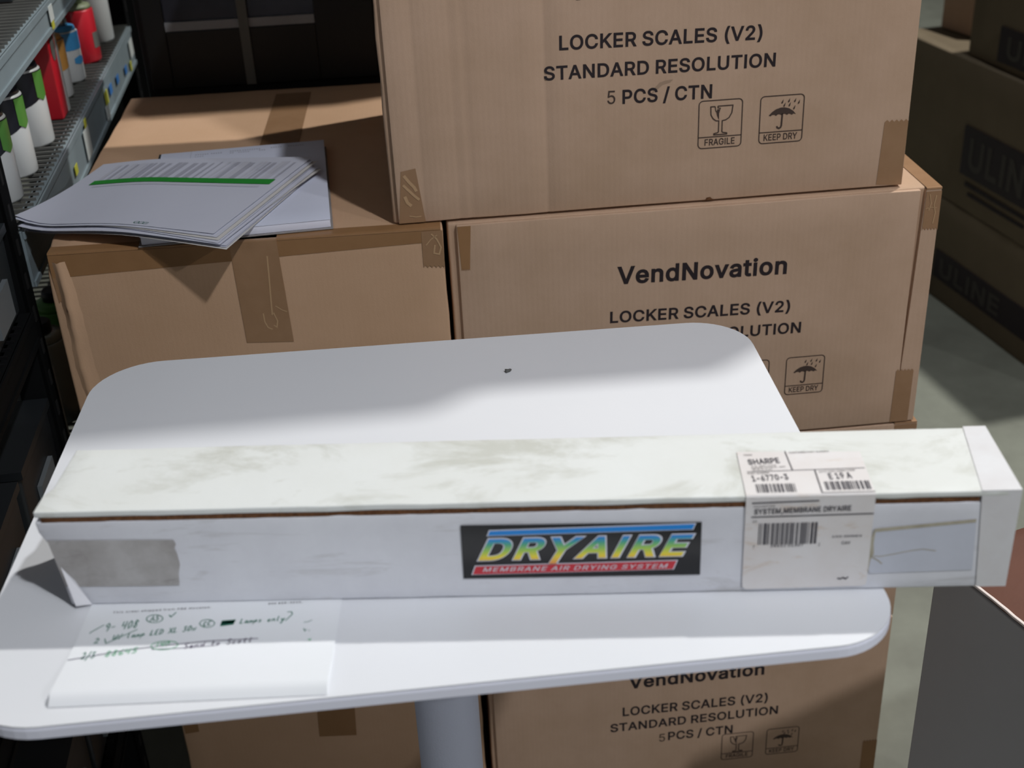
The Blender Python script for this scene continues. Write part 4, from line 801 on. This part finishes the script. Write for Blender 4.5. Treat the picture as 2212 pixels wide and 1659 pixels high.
for wd_, a, b, cap, mf in (('FROM', (.2335, .0570), (.2400, .0572), .0022, lt), ('P.O. BOX 1441', (.2375, .0398), (.2570, .0410), .0022, lt), ('MINNEAPOLIS, MN', (.2370, .0370), (.2640, .0385), .0020, lt), ('55440', (.2375, .0345), (.2530, .0350), .0018, lt),
        ('PART NUMBER', (.2330, .0290), (.2500, .0298), .0024, lt), ('CUSTOMER PART NUMBER', (.2705, .0590), (.3030, .0600), .0026, lt), ('DATE CODE SERIES CODE', (.2895, .0295), (.3180, .0308), .0024, lt), ('DESCRIPTION', (.2335, .0832), (.2500, .0835), .0018, lf), ('UPC', (.2332, .0688), (.2370, .0690), .0022, lf)):
    on_label('label_small_word', M_LINK2, lambda mb: text_mesh(mb, wd_, a, b, cap, mf, 6))

# ------------------------------------------------------------------ order sheets under the white carton
PX, PY = -.359, .732
def sheet(name, label, cat, loc, yaw, w, l, prof, m, group=None, nx=6, ny=28, zf=None):
    t = thing(name, label, cat, loc, yaw, group)
    mb = MB(); vs = []; fs = []
    for j in range(ny + 1):
        v = l * (j / ny) ** 1.8
        for i in range(nx + 1):
            u = w * i / nx
            vs.append((u, v, prof(u, v)))
    for j in range(ny):
        for i in range(nx):
            k = j * (nx + 1) + i
            fs.append((k, k + 1, k + nx + 2, k + nx + 1))
    mb.add(vs, fs, 0, True)
    o = mb.build('page', m, t)
    return t
def curl(u, v):
    a = min(1.0, v / .011); up = .0062 * (math.sin(a * math.pi / 2)) if v < .011 else .0062 * max(0.0, 1 - (v - .011) / .075) ** 1.6
    return up
sheet('order_sheet', 'blank white sheet flat on the table under the handwritten sheet', 'paper', (PX + .001, PY + .0005, TZ + .0003), -.25, .2085, .275, lambda u, v: 0.0, M_PAPER)
osheet = sheet('order_sheet', 'white order sheet with green handwriting, half under the long white carton', 'paper', (PX, PY, TZ + .0006), -.2, .2095, .275, curl, M_PAPER)
HW = [(0,0.4,1,[86,840,96,861,178,943]),(0,0.45,2,[230,935,216,958,201,936,213,908,230,935,227,900,219,860]),(0,0.45,2,[244,907,275,916]),(0,0.45,3,[336,973,333,918,364,927]),(0,0.45,3,[361,976,356,877]),(0,0.45,3,[394,981,379,939,387,886,404,903,408,953,394,981]),(0,0.45,3,[453,973,437,986,430,956,449,923,440,888,424,906,437,942,453,973]),(0,0.45,4,[547,957,561,1028,576,962]),(0,0.45,4,[552,985,574,989]),(0,0.45,4,[612,1027,596,1034,591,1009,609,991,600,966,585,974]),(0,0.4,5,[634,1012,616,1027,594,1038,569,1042,545,1040,526,1032,513,1018,510,1001,515,982,528,965,548,952,572,944,596,942,618,946,635,957,645,972,645,990,637,1008]),(0,0.5,6,[688,1033,709,1006,740,1062]),(0,0.45,7,[157,760,173,775,185,756,159,711,191,713]),(0,0.4,8,[230,764,255,702,468,866]),(0,0.45,9,[296,806,299,753,314,755,320,808,323,756]),(0,0.45,9,[331,810,344,751,360,820]),(0,0.45,10,[414,826,412,766,423,764]),(0,0.45,10,[464,798,448,796,444,770,459,771,464,798,468,766]),(0,0.45,10,[477,767,479,800,481,787,488,801,490,768,492,788,501,803,504,770]),(0,0.45,10,[517,804,514,738,517,791,532,809,539,794,517,775]),(0,0.45,11,[594,847,588,783,612,789]),(0,0.45,11,[649,853,629,847,625,787,647,789]),(0,0.45,11,[627,817,643,819]),(0,0.45,11,[664,855,661,788,681,803,684,840,662,855]),(0,0.45,12,[733,863,760,799]),(0,0.45,12,[761,866,732,796]),(0,0.45,12,[777,868,771,804,795,810]),(0,0.45,13,[845,869,866,875,854,847,868,832,853,810,842,815]),(0,0.45,13,[895,882,882,853,886,817,901,829,906,863,895,882]),(0,0.45,13,[917,850,921,818,929,849,936,819,946,857]),(0,0.45,14,[1020,917,1007,923,998,893,1005,869,1021,878]),(0,0.45,14,[1054,924,1041,930,1031,899,1039,876,1054,884]),(0,0.4,15,[1076,920,1060,935,1040,946,1017,950,996,948,978,940,967,926,963,910,968,892,980,875,998,861,1019,853,1042,851,1062,855,1077,866,1086,881,1086,898,1079,916]),(0,1.0,16,[1138,866,1242,881]),(0,1.0,16,[1138,876,1244,890]),(0,1.0,16,[1138,887,1246,899]),(0,1.0,16,[1139,898,1248,908]),(0,1.0,16,[1139,908,1250,916]),(0,1.0,16,[1140,919,1252,925]),(0,0.45,17,[1303,939,1294,881,1318,885]),(0,0.45,17,[1354,911,1338,910,1333,886,1347,887,1354,911,1356,881]),(0,0.45,17,[1365,881,1369,912,1370,900,1378,912,1378,882,1381,900,1391,913,1393,883]),(0,0.45,17,[1408,913,1400,853,1407,901,1422,917,1429,902,1406,886]),(0,0.45,17,[1464,913,1448,915,1459,895,1442,885]),(0,0.45,18,[1529,919,1517,906,1523,888,1536,901,1529,919]),(0,0.45,18,[1553,920,1550,890,1556,914,1569,921,1572,891]),(0,0.45,18,[1601,952,1593,898,1603,895]),(0,0.45,18,[1626,923,1631,899,1647,918]),(0,0.45,18,[1652,924,1630,863,1620,872]),(0,0.4,19,[1661,890,1708,968,1698,999,1663,1002]),(0,0.45,20,[109,577,121,595,132,570,112,514,137,516]),(0,0.45,20,[169,607,148,488]),(0,0.45,20,[182,591,202,597,192,563,208,543,194,517,183,524]),(1,0.45,21,[326,591,308,599,301,577,321,555,312,529,294,540,308,567,326,591]),(1,0.45,21,[377,599,359,607,351,584,372,563,362,537,344,548,359,575,377,599]),(1,0.45,21,[422,616,400,581,398,549,418,545,426,567,403,571]),(1,0.45,21,[448,620,443,580,479,589]),(1,0.45,21,[476,624,469,552]),(1,0.45,21,[532,633,504,625,502,596,527,593,520,563,494,560]),(1,0.4,22,[830,667,805,684,770,695,731,699,693,696,661,685,638,669,628,650,633,629,651,610,680,596,716,587,755,586,791,592,821,605,839,622,843,643,834,663]),(1,0.45,23,[681,682,677,624]),(1,0.45,23,[708,685,704,653,731,659]),(1,0.45,23,[729,688,723,629]),(1,0.45,23,[758,692,744,667,750,636,765,646,770,676,758,692]),(2,0.45,24,[931,648,912,656,905,632,926,613,915,589,898,598]),(2,0.45,24,[944,608,967,614,957,626,944,608,954,592,969,600]),(2,0.45,24,[984,629,983,595,988,622,1003,631,1008,597]),(2,0.45,24,[1049,628,1032,630,1027,606,1046,607,1057,669,1052,601]),(2,0.45,25,[1123,669,1119,611,1131,612]),(2,0.45,25,[1110,644,1137,649]),(2,0.45,25,[1166,645,1153,630,1160,611,1176,626,1166,645]),(2,0.45,26,[1266,678,1248,687,1240,662,1260,643,1248,619,1232,627]),(2,0.45,26,[1302,654,1283,652,1279,625,1303,630]),(2,0.45,26,[1334,660,1320,645,1327,626,1343,641,1334,660]),(2,0.45,26,[1375,691,1369,633,1382,634]),(2,0.45,26,[1361,666,1389,672]),(2,0.45,26,[1418,695,1411,637,1424,638]),(2,0.45,26,[1403,670,1431,676]),(2,0.5,27,[8,505,441,603,703,636,1080,673,1475,676]),(2,0.35,28,[644,598,870,595,1148,610]),(0,0.3,29,[1814,858,1848,862,1880,883]),(0,0.4,30,[1824,781,1837,745,1848,767]),(0,0.4,31,[1867,752,1876,748]),(1,0.5,32,[1876,630,1898,637,1889,616])]
def on_sheet(u, v): return (u, v, curl(u, v) + .0003)
INKS = (('green_handwriting', M_GREENINK), ('pale_green_handwriting', M_LGREENINK), ('purple_handwriting', M_PURPLEINK))
WORDS = {}
for c, w, wid, r in HW:      # one mesh per written word or mark
    WORDS.setdefault((wid, c), []).append((w, r))
for (wid, c), strokes in sorted(WORDS.items()):
    mb = MB()
    for w, r in strokes:
        line2(mb, [(r[k] / 1e4, r[k + 1] / 1e4) for k in range(0, len(r), 2)], w * .0019, on_sheet)
    mb.build(INKS[c][0], INKS[c][1], osheet)
for words, a, b in (('This order shipped from PBE Houston.', (.021, .1088), (.102, .1098)), ('800 888-0040,', (.149, .1108), (.177, .1110))):
    mb = MB(); text_mesh(mb, words, a, b, .0022, on_sheet, 12, 0, 90); mb.build('typed_line', M_LINK, osheet)

mb = MB()
mb.rbox(-.0035, .0035, -.0022, .0022, 0, .0032, .001, 3, 3, 2, lambda p: Vector(p) + jitter(p, .0012, 300, 2))
crumb = mb.build('debris_crumb', mat('dark_grit', (84, 84, 82), .8))
crumb.location = (-.0038, 1.2285, TZ); crumb.rotation_euler = (0, 0, .5)
tag(crumb, 'small dark crumb lying alone on the bare rear of the white table', 'crumb')

# ------------------------------------------------------------------ papers on the left carton
KO = Vector((KX, KY, 3 * H)); ky = math.radians(KYAW)
def k2w(u, n): return Vector((KX + u * math.cos(ky) - n * math.sin(ky), KY + u * math.sin(ky) + n * math.cos(ky), 0))
pk = k2w(.131, .0005)
packet = thing('paper_packet', 'thick stapled packet of ruled pages lying flat, partly under the loose sheets', 'papers', (pk.x, pk.y, 3 * H + .0008), KYAW + 4.8)
mb = MB()
mb.rbox(.0, .25, .0, .347, .0014, .0126, .0012, 8, 8, 2, lambda p: Vector(p) + Vector((0, jitter(p, .0006, 60, 2).y, 0)))
mb.build('page_block', M_PACKET_EDGE, packet)
mb = MB()
for k in range(1):
    mb.rbox(-.001, .2505, -.0006, .348, .0126, .0134, .0003, 8, 8, 1, lambda p: Vector(p) + Vector((0, 0, jitter(p, .0002, 18, 4).z)))
mb.build('cover_sheet', M_PACKET, packet)
mb = MB(); mb.rbox(-.004, .253, -.004, .351, 0, .0013, .0004, 4, 4, 1)
mb.build('clear_sleeve', mat('clear_plastic_film', (190, 184, 182), .12, spec=.6, trans=.5), packet)
mb = MB()
pm = flat_on(.0112)
for (a, b, v, h_) in ((.052, .072, .326, .004), (.076, .092, .326, .004), (.052, .066, .317, .003), (.105, .120, .329, .004), (.124, .150, .329, .004), (.105, .112, .321, .003), (.118, .133, .321, .003), (.168, .183, .330, .003), (.195, .218, .330, .0025), (.150, .158, .322, .003)):
    x = a
    while x < b:
        mb.box(x, x + .0022, v, v + h_, .0135, .0137); x += .0036
mb.box(.045, .0455, .300, .347, .0135, .0137)
mb.build('faint_print', M_GREYPRINT, packet)
mb = MB(); mb.box(-.0045, .0, .318, .349, .0040, .0125)
mb.build('binding_tape', M_GREYPLASTIC, packet)

# the loose stack, every sheet its own object
def stack_z(u, n):
    t = min(1.0, max(0.0, (u + .06) / .19)); t = t * t * (3 - 2 * t)
    g = min(1.0, max(0.0, (n + .02) / .03))
    return .0018 + .0140 * t
def loose_sheet(label, corners, lift, m, seed, group=None):
    TL, TR, BR, BL = [Vector(c) for c in corners]
    t = thing('loose_sheet', label, 'paper', (KX, KY, 3 * H), KYAW, group)
    r = random.Random(seed); ph = r.random() * 6
    def P(a, b):
        q = (BL * (1 - a) + BR * a) * (1 - b) + (TL * (1 - a) + TR * a) * b
        z = stack_z(q.x, q.y) + lift
        sag = .0022 * math.sin(math.pi * a) * (1 - b) ** 2 * (1 if seed else .6)
        z += sag + .0030 * a ** 3 * (b - .2) * (1.0 if lift > .008 else .4)
        if q.x < 0: z += -q.x * .05 + .010 * (q.x / .05) ** 2 * (lift / .014)
        return Vector((q.x, q.y, z))
    nx, ny = 16, 12; mb = MB()
    vs = [tuple(P(i / nx, j / ny)) for j in range(ny + 1) for i in range(nx + 1)]
    fs = [(j * (nx + 1) + i, j * (nx + 1) + i + 1, (j + 1) * (nx + 1) + i + 1, (j + 1) * (nx + 1) + i) for j in range(ny) for i in range(nx)]
    mb.add(vs, fs, 0, True); mb.build('page', m, t)
    return t, P
T0 = ((.0223, .2999), (.3456, .2411), (.2347, -.0379), (-.052, .0837))
T1 = ((.028, .300), (.3551, .2050), (.2535, -.0690), (-.040, .0720))
for k in range(8):
    f = k / 7.0
    r = random.Random(40 + k)
    cs = []
    for a, b in zip(T0, T1):
        w = 1 - f * .55 if k < 7 else 0.25
        cs.append((a[0] * (1 - w) + b[0] * w + r.uniform(-.004, .004), a[1] * (1 - w) + b[1] * w + r.uniform(-.005, .005)))
    if k == 0: cs = [(.028, .300), (.352, .212), (.2535, -.069), (-.036, .070)]
    if k == 3: cs[2] = (.2440, -.0520); cs[1] = (.3580, .2050)
    if k == 5: cs[3] = (-.0490, .0920)
    loose_sheet('white sheet in the loose pile under the green-marked page', cs, .0010 + k * .0013, M_PAPER_STACK if k % 3 else M_PAPER_WARM, k + 1, 'sheets under the green-marked page')
top_sheet, TP = loose_sheet('topmost loose sheet with grey printed bars and a bright green highlighter stripe', T0, .0118, M_PAPER_STACK, 0)
def tq(mb, a0, a1, b0, b1, dz=.0005, n=8, mi=0, lean=0.0):
    vs = []
    for i in range(n + 1):
        a = a0 + (a1 - a0) * i / n
        for b, l in ((b0, 0.0), (b1, lean)):
            p = TP(a + l, b); vs.append((p.x, p.y, p.z + dz))
    mb.add(vs, [(2 * i, 2 * i + 2, 2 * i + 3, 2 * i + 1) for i in range(n)], mi)
mb = MB(); tq(mb, .09, .965, .600, .668, .0009, 24); mb.build('highlighter_stripe', M_GREENMARK, top_sheet)
mb = MB(); mb2 = MB()
r = random.Random(11); a = .10
while a < .95:
    w = r.uniform(.006, .026)
    (tq(mb, a, a + w, .645 + r.uniform(0, .03), .93 - r.uniform(0, .02), .0005, 2) if r.random() < .55 else tq(mb2, a, a + w * 1.4, .645, .93, .0005, 2))
    a += w + r.uniform(.004, .03)
tq(mb2, .12, .93, .560, .585, .0005, 10)
mb.build('printed_bars', M_GREYPRINT, top_sheet); mb2.build('pale_printed_bars', M_GREYPRINT2, top_sheet)
mb = MB()
for k in range(3):
    a = .615 + k * .022; p = TP(a, .02)
    line2(mb, [(p.x + .004 * math.cos(q), p.y + .003 + .003 * math.sin(q)) for q in [j * .8 for j in range(8)]], .0008, lambda u, v, z=p.z: (u, v, z + .0006))
mb.build('green_initials', M_GREENINK, top_sheet)

# ------------------------------------------------------------------ shelving along the left
SY = 96.8
so = Vector((-.70, 2.0, 0)); sa = math.radians(SY)
def s2w(u, n, z): return (so.x + u * math.cos(sa) - n * math.sin(sa), so.y + u * math.sin(sa) + n * math.cos(sa), z)
def shelving(label, u0, length, levels, stickers=(), shared=False, steel=None, wire=None):
    t = thing('steel_shelving_unit', label, 'shelf', s2w(u0, 0, 0), SY)
    for px in ((0,) if shared else (0, length - .045)):
        for py in (0.004, .41):
            mb = MB()
            mb.box(px, px + .004, py, py + .04, 0, 2.0); mb.box(px, px + .045, py, py + .004, 0, 2.0)
            if True:
                for k in range(38):
                    z = .06 + k * .05
                    mb.box(px + .018, px + .027, py - .0012, py + .001, z, z + .022, 1)
            mb.build('post', [M_POSTBLACK, mat('post_slot', (10, 10, 11), .8)], t)
    for z, bh in levels:
        for y in (0.0, .43):
            mb = MB(); e_ = length - (.001 if shared else .045); mb.box(.045, e_, y, y + .018, z - bh, z - .004); mb.box(.045, e_, y - .003, y + .001, z - bh, z - bh + .008); mb.box(.045, e_, y - .003, y + .001, z - .014, z - .004)
            mb.build('beam', steel or M_STEEL, t)
        mb = MB()
        n = int((length - .06) / .022)
        for i in range(n):
            x = .04 + i * .022; mb.box(x, x + .0035, .004, .446, z - .004, z)
        for j in range(12):
            y = .012 + j * .038; mb.box(.03, length - .03, y, y + .004, z - .008, z - .004)
        mb.build('wire_deck', wire or M_WIRE, t)
    for u, z, w, h_, m in stickers:
        mb = MB(); mb.box(u - u0, u - u0 + w, -.0042, -.0032, z, z + h_); mb.build('price_sticker', m, t)
    return t
shelving('far bay of dark steel shelving with the spray cans, beside the paper-carrying carton', -.40, 1.32, [(.36, .05), (.76, .05), (1.137, .085), (1.352, .05), (1.75, .05)],
    [(.69, 1.073, .03, .016, M_BLUEDOT), (.57, 1.085, .03, .016, M_BLUEDOT), (.475, 1.090, .03, .018, M_BLUEDOT), (.415, 1.086, .03, .026, M_YELLOW), (.40, 1.062, .035, .026, M_STICKER), (.15, 1.066, .05, .05, M_STICKER), (.175, 1.116, .02, .014, M_YELLOW), (.03, 1.080, .022, .016, M_YELLOW), (.80, 1.080, .05, .035, M_STICKER), (.77, 1.06, .02, .02, M_YELLOW), (.085, 1.318, .03, .024, M_STICKER), (.088, 1.306, .02, .012, M_YELLOW)])
shelving('near bay of steel shelving at the left edge, darkened for shade, holding grey bins', -1.73, 1.325, [(.36, .05), (.76, .05), (1.04, .05), (1.352, .05), (1.75, .05)], shared=True, steel=M_POSTBLACK, wire=M_SHADE_WIRE)  # beams and wire coloured near black to stand for shade

def can(name, label, cat, u, n, z, r, h, body, top, cap, extra=None, group=None, lean=0.0):
    t = thing(name, label, cat, s2w(u, n, z), SY, group)
    mb = MB(); mb.lathe([(r * .94, 0), (r, .004), (r, h * .80), (r * .93, h * .82)], 28); mb.build('container', body, t)
    mb = MB(); mb.lathe([(r * .93, h * .82), (r * .86, h * .88), (r * .5, h * .90)], 28); mb.build('shoulder', top, t)
    mb = MB(); mb.lathe([(r * .5, h * .90), (r * .5, h * .985), (r * .44, h)], 20); mb.build('cap', cap, t)
    if extra: extra(t, r, h)
    return t
def arc_label(t, name, m, r, z0f, z1f, a0, a1, n=14):
    """curved label on a can, between angles (degrees, local), its lower and upper edge as functions of 0..1."""
    mb = MB(); vs = []
    for i in range(n + 1):
        f = i / n; a = math.radians(a0 + (a1 - a0) * f)
        for z in (z0f(f), z1f(f)): vs.append(((r + .0006) * math.cos(a), (r + .0006) * math.sin(a), z))
    mb.add(vs, [(2 * i, 2 * i + 2, 2 * i + 3, 2 * i + 1) for i in range(n)], 0, True); mb.build(name, m, t)
def leaf_bottle(t, r, h):
    arc_label(t, 'black_label', M_CBLACK, r, lambda f: h * (.40 + .38 * f ** 1.5), lambda f: h * .80, -210, -10)
    arc_label(t, 'green_leaf', M_CGREEN, r + .0006, lambda f: h * (.48 + .1 * abs(f - .5)), lambda f: h * .79, -130, -88)
can('spray_bottle', 'white and black bottle with green leaf, next to the red tin', 'bottle', .045, .055, 1.1372, .034, .150, M_CWHITE, M_CBLACK, M_CWHITE, leaf_bottle, 'white and black bottles with green leaves')
can('spray_bottle', 'white and black bottle with green leaf, second from the red tin', 'bottle', -.105, .055, 1.1372, .034, .150, M_CWHITE, M_CBLACK, M_CWHITE, leaf_bottle, 'white and black bottles with green leaves')
can('spray_bottle', 'white and black bottle with green leaf, nearest the dark shelving post', 'bottle', -.222, .055, 1.1372, .034, .150, M_CWHITE, M_CBLACK, M_CWHITE, leaf_bottle, 'white and black bottles with green leaves')
rt = thing('tall_tin', 'tall red and white rectangular tin on the shelf beside the white bottles', 'tin', s2w(.165, .025, 1.1372), SY)
mb = MB(); mb.rbox(0, .062, 0, .10, 0, .150, .004, 2, 2, 2); mb.build('container', M_CRED, rt)
mb = MB(); mb.box(.047, .0625, -.0008, .02, .002, .148); mb.build('white_stripe', M_CWHITE, rt)
mb = MB(); poly2(mb, [(.023 + .016 * math.cos(k * .5), .118 + .022 * math.sin(k * .5)) for k in range(13)], front(-.001)); mb.build('oval_badge', M_CSILVER, rt)
mb = MB(); mb.lathe([(.016, .150), (.016, .160), (.012, .163)], 20, .031, .05); mb.build('cap', M_CBLACK, rt)
can('label_bottle', 'white bottle with an orange label between the red tin and blue bottle', 'bottle', .320, .060, 1.1372, .028, .125, M_CWHITE, M_CORANGE, M_CWHITE, lambda t, r, h: arc_label(t, 'orange_label', M_CORANGE, r, lambda f: h * (.36 + .1 * f), lambda f: h * .82, -215, 0))
def blue_lab(t, r, h):
    arc_label(t, 'blue_label', M_CBLUE, r, lambda f: h * .52, lambda f: h * .80, -215, 0)
    arc_label(t, 'blue_dot', M_CBLUE, r + .0004, lambda f: h * (.28 + .06 * abs(f - .5)), lambda f: h * (.42 - .06 * abs(f - .5)), -140, -90)
can('label_bottle', 'white bottle with a bright blue label on the upper shelf', 'bottle', .430, .055, 1.1372, .028, .115, M_CWHITE, M_CBLUE, M_CSILVER, blue_lab)
can('label_bottle', 'slim white bottle with a pink cap behind the blue-labelled bottle', 'bottle', .520, .095, 1.1372, .026, .145, M_CWHITE, M_CWHITE, M_CPINK)
can('round_tin', 'bare metal tin with rounded lid standing behind the blue-labelled bottle', 'tin', .395, .125, 1.1372, .032, .150, M_CSILVER, M_CSILVER, M_CSILVER)
def red_lab(t, r, h):
    arc_label(t, 'pale_badge', M_CSILVER, r, lambda f: h * .22, lambda f: h * .46, -125, -80)
can('spray_can', 'red spray can with a sage green cap near the black cabinet', 'can', .575, .050, 1.1372, .033, .125, M_CRED, M_CSAGE, M_CSAGE, red_lab)
can('spray_can', 'tall white can with a lime green side, farthest along the shelf', 'can', .745, .052, 1.1372, .038, .185, M_CWHITE, M_CWHITE, M_CWHITE, lambda t, r, h: arc_label(t, 'green_band', M_CGREEN, r, lambda f: h * .1, lambda f: h * .8, -50, 10))
# deck above
for k, (u, n, w, d_, h_, m, lab) in enumerate(((-.06, .06, .09, .10, .07, M_CWHITE, 'small white carton on the top deck, nearest the corner'), (.09, .05, .07, .08, .06, M_GREYPLASTIC, 'small grey carton on the top deck, beyond the white one'))):
    t = thing('small_carton', lab, 'box', s2w(u, n, 1.3525), SY)
    mb = MB(); mb.rbox(0, w, 0, d_, 0, h_, .002, 2, 2, 2); mb.build('carton_body', m, t)
    mb = MB(); mb.box(w * .4, w * .6, -.0006, d_, h_ - .0002, h_ + .0006); mb.build('tape', M_STICKER, t)
# bins lower down
def bin_(label, u, n, z, w, d_, h_, m, group=None):
    t = thing('storage_bin', label, 'bin', s2w(u, n, z), SY, group)
    mb = MB(); mb.rbox(0, w, 0, d_, 0, h_, .006, 3, 3, 3, lambda p: Vector((p.x, p.y - .10 * p.z * (1 if p.y < d_ * .5 else 0) * .2, p.z))); mb.build('bin_body', m, t)
    mb = MB(); mb.box(-.004, w + .004, -.006, d_ + .004, h_, h_ + .012); mb.build('bin_rim', m, t)
    mb = MB(); mb.box(w * .30, w * .72, -.0075 - .001, -.002, h_ * .18, h_ * .62); mb.build('bin_label', M_DULL_LABEL, t)
    return t
bin_('dark grey bin with pale label on the near bay, level with the carton top', -.60, .012, 1.0405, .19, .36, .115, M_GREYPLASTIC)
bin_('dark grey bin on the near bay, nearer the camera than the pale-labelled bin', -.82, .012, 1.0405, .19, .36, .115, M_GREYPLASTIC)
bin_('dark bin with pale label low on the near bay, beside the table', -.60, .012, .7605, .19, .36, .13, M_BLACKPLASTIC)
for u in (-.82, -1.04, -1.26):  # bins added to black out the lit floor showing through the deck
    bin_('black bin added to darken the low row of the near bay, below the table edge', u, .012, .7605, .19, .40, .13, M_BLACKPLASTIC, 'added low black bins of the near bay')
for u in (-.60, -.81, -1.02):  # more added bins, keeping the lowest deck dark
    bin_('black bin added to darken the lowest deck of the near bay, behind the table corner', u, .012, .3605, .19, .40, .15, M_BLACKPLASTIC, 'added lowest black bins of the near bay')
for k, (u, m, lab) in enumerate(((-.33, M_CWHITE, 'pale bottle low behind the shelving post, left of the carton'), (-.22, M_CSILVER, 'grey tin low on the far bay beside the carton side'), (-.10, M_CGREEN, 'green can low on the far bay, mostly behind the carton'))):
    can('shelf_bottle', lab, 'bottle', u + .02, .05, .7605, .035, .17, m, m, M_CBLACK)

# ------------------------------------------------------------------ black cabinet behind the left carton
cab = thing('black_cabinet', 'black metal cabinet with a framed dark window behind the left carton', 'cabinet', (-.45, 2.37, 0), 3.5)
mb = MB(); mb.rbox(-.197, .70, 0, .10, 0, 1.97, .004, 2, 2, 2); mb.build('cabinet_body', M_CAB, cab)
mb = MB()
mb.box(-.185, -.146, -.014, -.0005, 1.13, 1.78); mb.box(.1235, .23, -.014, -.0005, 1.13, 1.78); mb.box(-.146, .1235, -.014, -.0005, 1.13, 1.234); mb.box(-.146, .1235, -.014, -.0005, 1.70, 1.78)
mb.build('window_frame', M_CAB, cab, bevel=.002)
mb = MB(); mb.box(-.1455, .123, -.006, -.0015, 1.2505, 1.699); mb.build('window_pane', M_CABGLASS, cab)
mb = MB(); mb.box(-.1455, .123, -.012, -.001, 1.2345, 1.2500); mb.build('sill_strip', M_CABTRIM, cab)
mb = MB(); mb.box(-.0125, .0045, -.020, -.0148, 1.132, 1.78); mb.build('strap', M_STRAP, cab)

cab2 = thing('added_black_cabinet', 'plain black cabinet added to darken the gap beyond the shelving end', 'cabinet', (-1.25, 3.25, 0), 0)  # black backing added so no lit floor shows in the gap
mb = MB(); mb.rbox(0, 1.25, 0, .45, 0, 1.6, .004, 2, 2, 2); mb.build('cabinet_body', M_CAB, cab2)
mb = MB(); mb.box(.63, .634, -.003, .001, .06, 1.55); mb.build('door_gap', mat('post_slot', (10, 10, 11), .8), cab2)
mb = MB(); mb.box(.60, .612, -.022, .0005, .75, .90); mb.build('door_handle', M_POSTBLACK, cab2)

# ------------------------------------------------------------------ dark carton pile across the aisle
UL = Vector((1.331, 3.708, 0)); ua = math.radians(-77.0)
def ul2w(u, n, z): return (UL.x + u * math.cos(ua) - n * math.sin(ua), UL.y + u * math.sin(ua) + n * math.cos(ua), z)
def stacked_carton(label, u, n, z, w, d_, h_, seed, items, m=None):
    """face towards the aisle at local y=0; local x runs towards the camera."""
    t = thing('printed_carton', label, 'box', ul2w(u, n, z), -77.0)
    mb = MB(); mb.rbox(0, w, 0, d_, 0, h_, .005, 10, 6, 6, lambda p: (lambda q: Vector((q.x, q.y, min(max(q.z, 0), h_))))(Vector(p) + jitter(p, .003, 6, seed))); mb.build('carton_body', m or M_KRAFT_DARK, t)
    for it in items:
        if it[0] == 'block':
            _, a, b, c, e, s, ta, tb, tz, cap = it
            mb = MB(); mb.box(a, b, -.0048, -.0012, c, e); blk = mb.build('print_block', M_INK, t)
            mb = MB(); text_mesh(mb, s, (ta, tz), (tb, tz), cap, front(-.0056), 26); mb.build('block_lettering', mat('bare_board_lettering', (66, 62, 58), .85), blk)
        elif it[0] == 'lines':
            mb = MB()
            for a, b, z_, h2 in it[1]:
                x = a
                r = random.Random(int(a * 1000))
                while x < b:
                    l = r.uniform(.006, .014); mb.box(x, x + l, -.0048, -.0012, z_, z_ + h2); x += l + .004
            mb.build('small_print', M_INK, t)
    return t
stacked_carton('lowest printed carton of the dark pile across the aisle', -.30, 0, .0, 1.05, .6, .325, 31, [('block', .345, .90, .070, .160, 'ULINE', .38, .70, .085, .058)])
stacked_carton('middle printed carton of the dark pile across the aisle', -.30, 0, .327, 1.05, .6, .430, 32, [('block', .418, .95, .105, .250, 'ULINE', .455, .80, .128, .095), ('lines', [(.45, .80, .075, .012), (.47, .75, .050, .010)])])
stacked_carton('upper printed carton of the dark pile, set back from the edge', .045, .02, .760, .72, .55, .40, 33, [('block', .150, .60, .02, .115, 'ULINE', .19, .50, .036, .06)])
bc = kraft_carton('plain brown carton at the far end of the dark pile', ul2w(-.27, .12, .760), -70, .18, .25, .22, 34, name='brown_carton')
rl = thing('blue_roll', 'blue-grey roll standing behind the far brown carton', 'roll', ul2w(-.02, .48, .760))
mb = MB(); mb.lathe([(.06, 0), (.06, .3), (.056, .305), (.022, .305)], 28); mb.build('roll_body', mat('blue_grey_wrap', (112, 128, 136), .5), rl)
mb = MB(); mb.lathe([(.022, .3052), (.022, .309), (.016, .309)], 20); mb.build('core', M_KRAFT, rl)

# ------------------------------------------------------------------ grey carton at the right
gb = thing('grey_carton', 'dark grey carton with a brown lid at the right, below the white carton end', 'box', (.506, 1.25, 0), -68.5)
mb = MB(); mb.rbox(0, .47, 0, .50, 0, .806, .002, 4, 4, 4); mb.build('carton_body', M_GREYBOX, gb)
mb = MB(); mb.rbox(.0005, .471, .002, .502, .8085, .8135, .0012, 30, 6, 1, lambda p: Vector(p) + Vector((0, jitter(p, .0014, 30, 3).y if p.y < .01 else 0, jitter(p, .0008, 8, 4).z))); mb.build('lid', M_BROWNTOP, gb)
mb = MB(); mb.rbox(0, .471, -.0005, .0035, .8112, .8145, .0008, 40, 1, 1, lambda p: Vector(p) + Vector((0, jitter(p, .0012, 50, 5).y, jitter(p, .0006, 40, 5).z))); mb.build('torn_liner_edge', M_PAPEREDGE, gb)
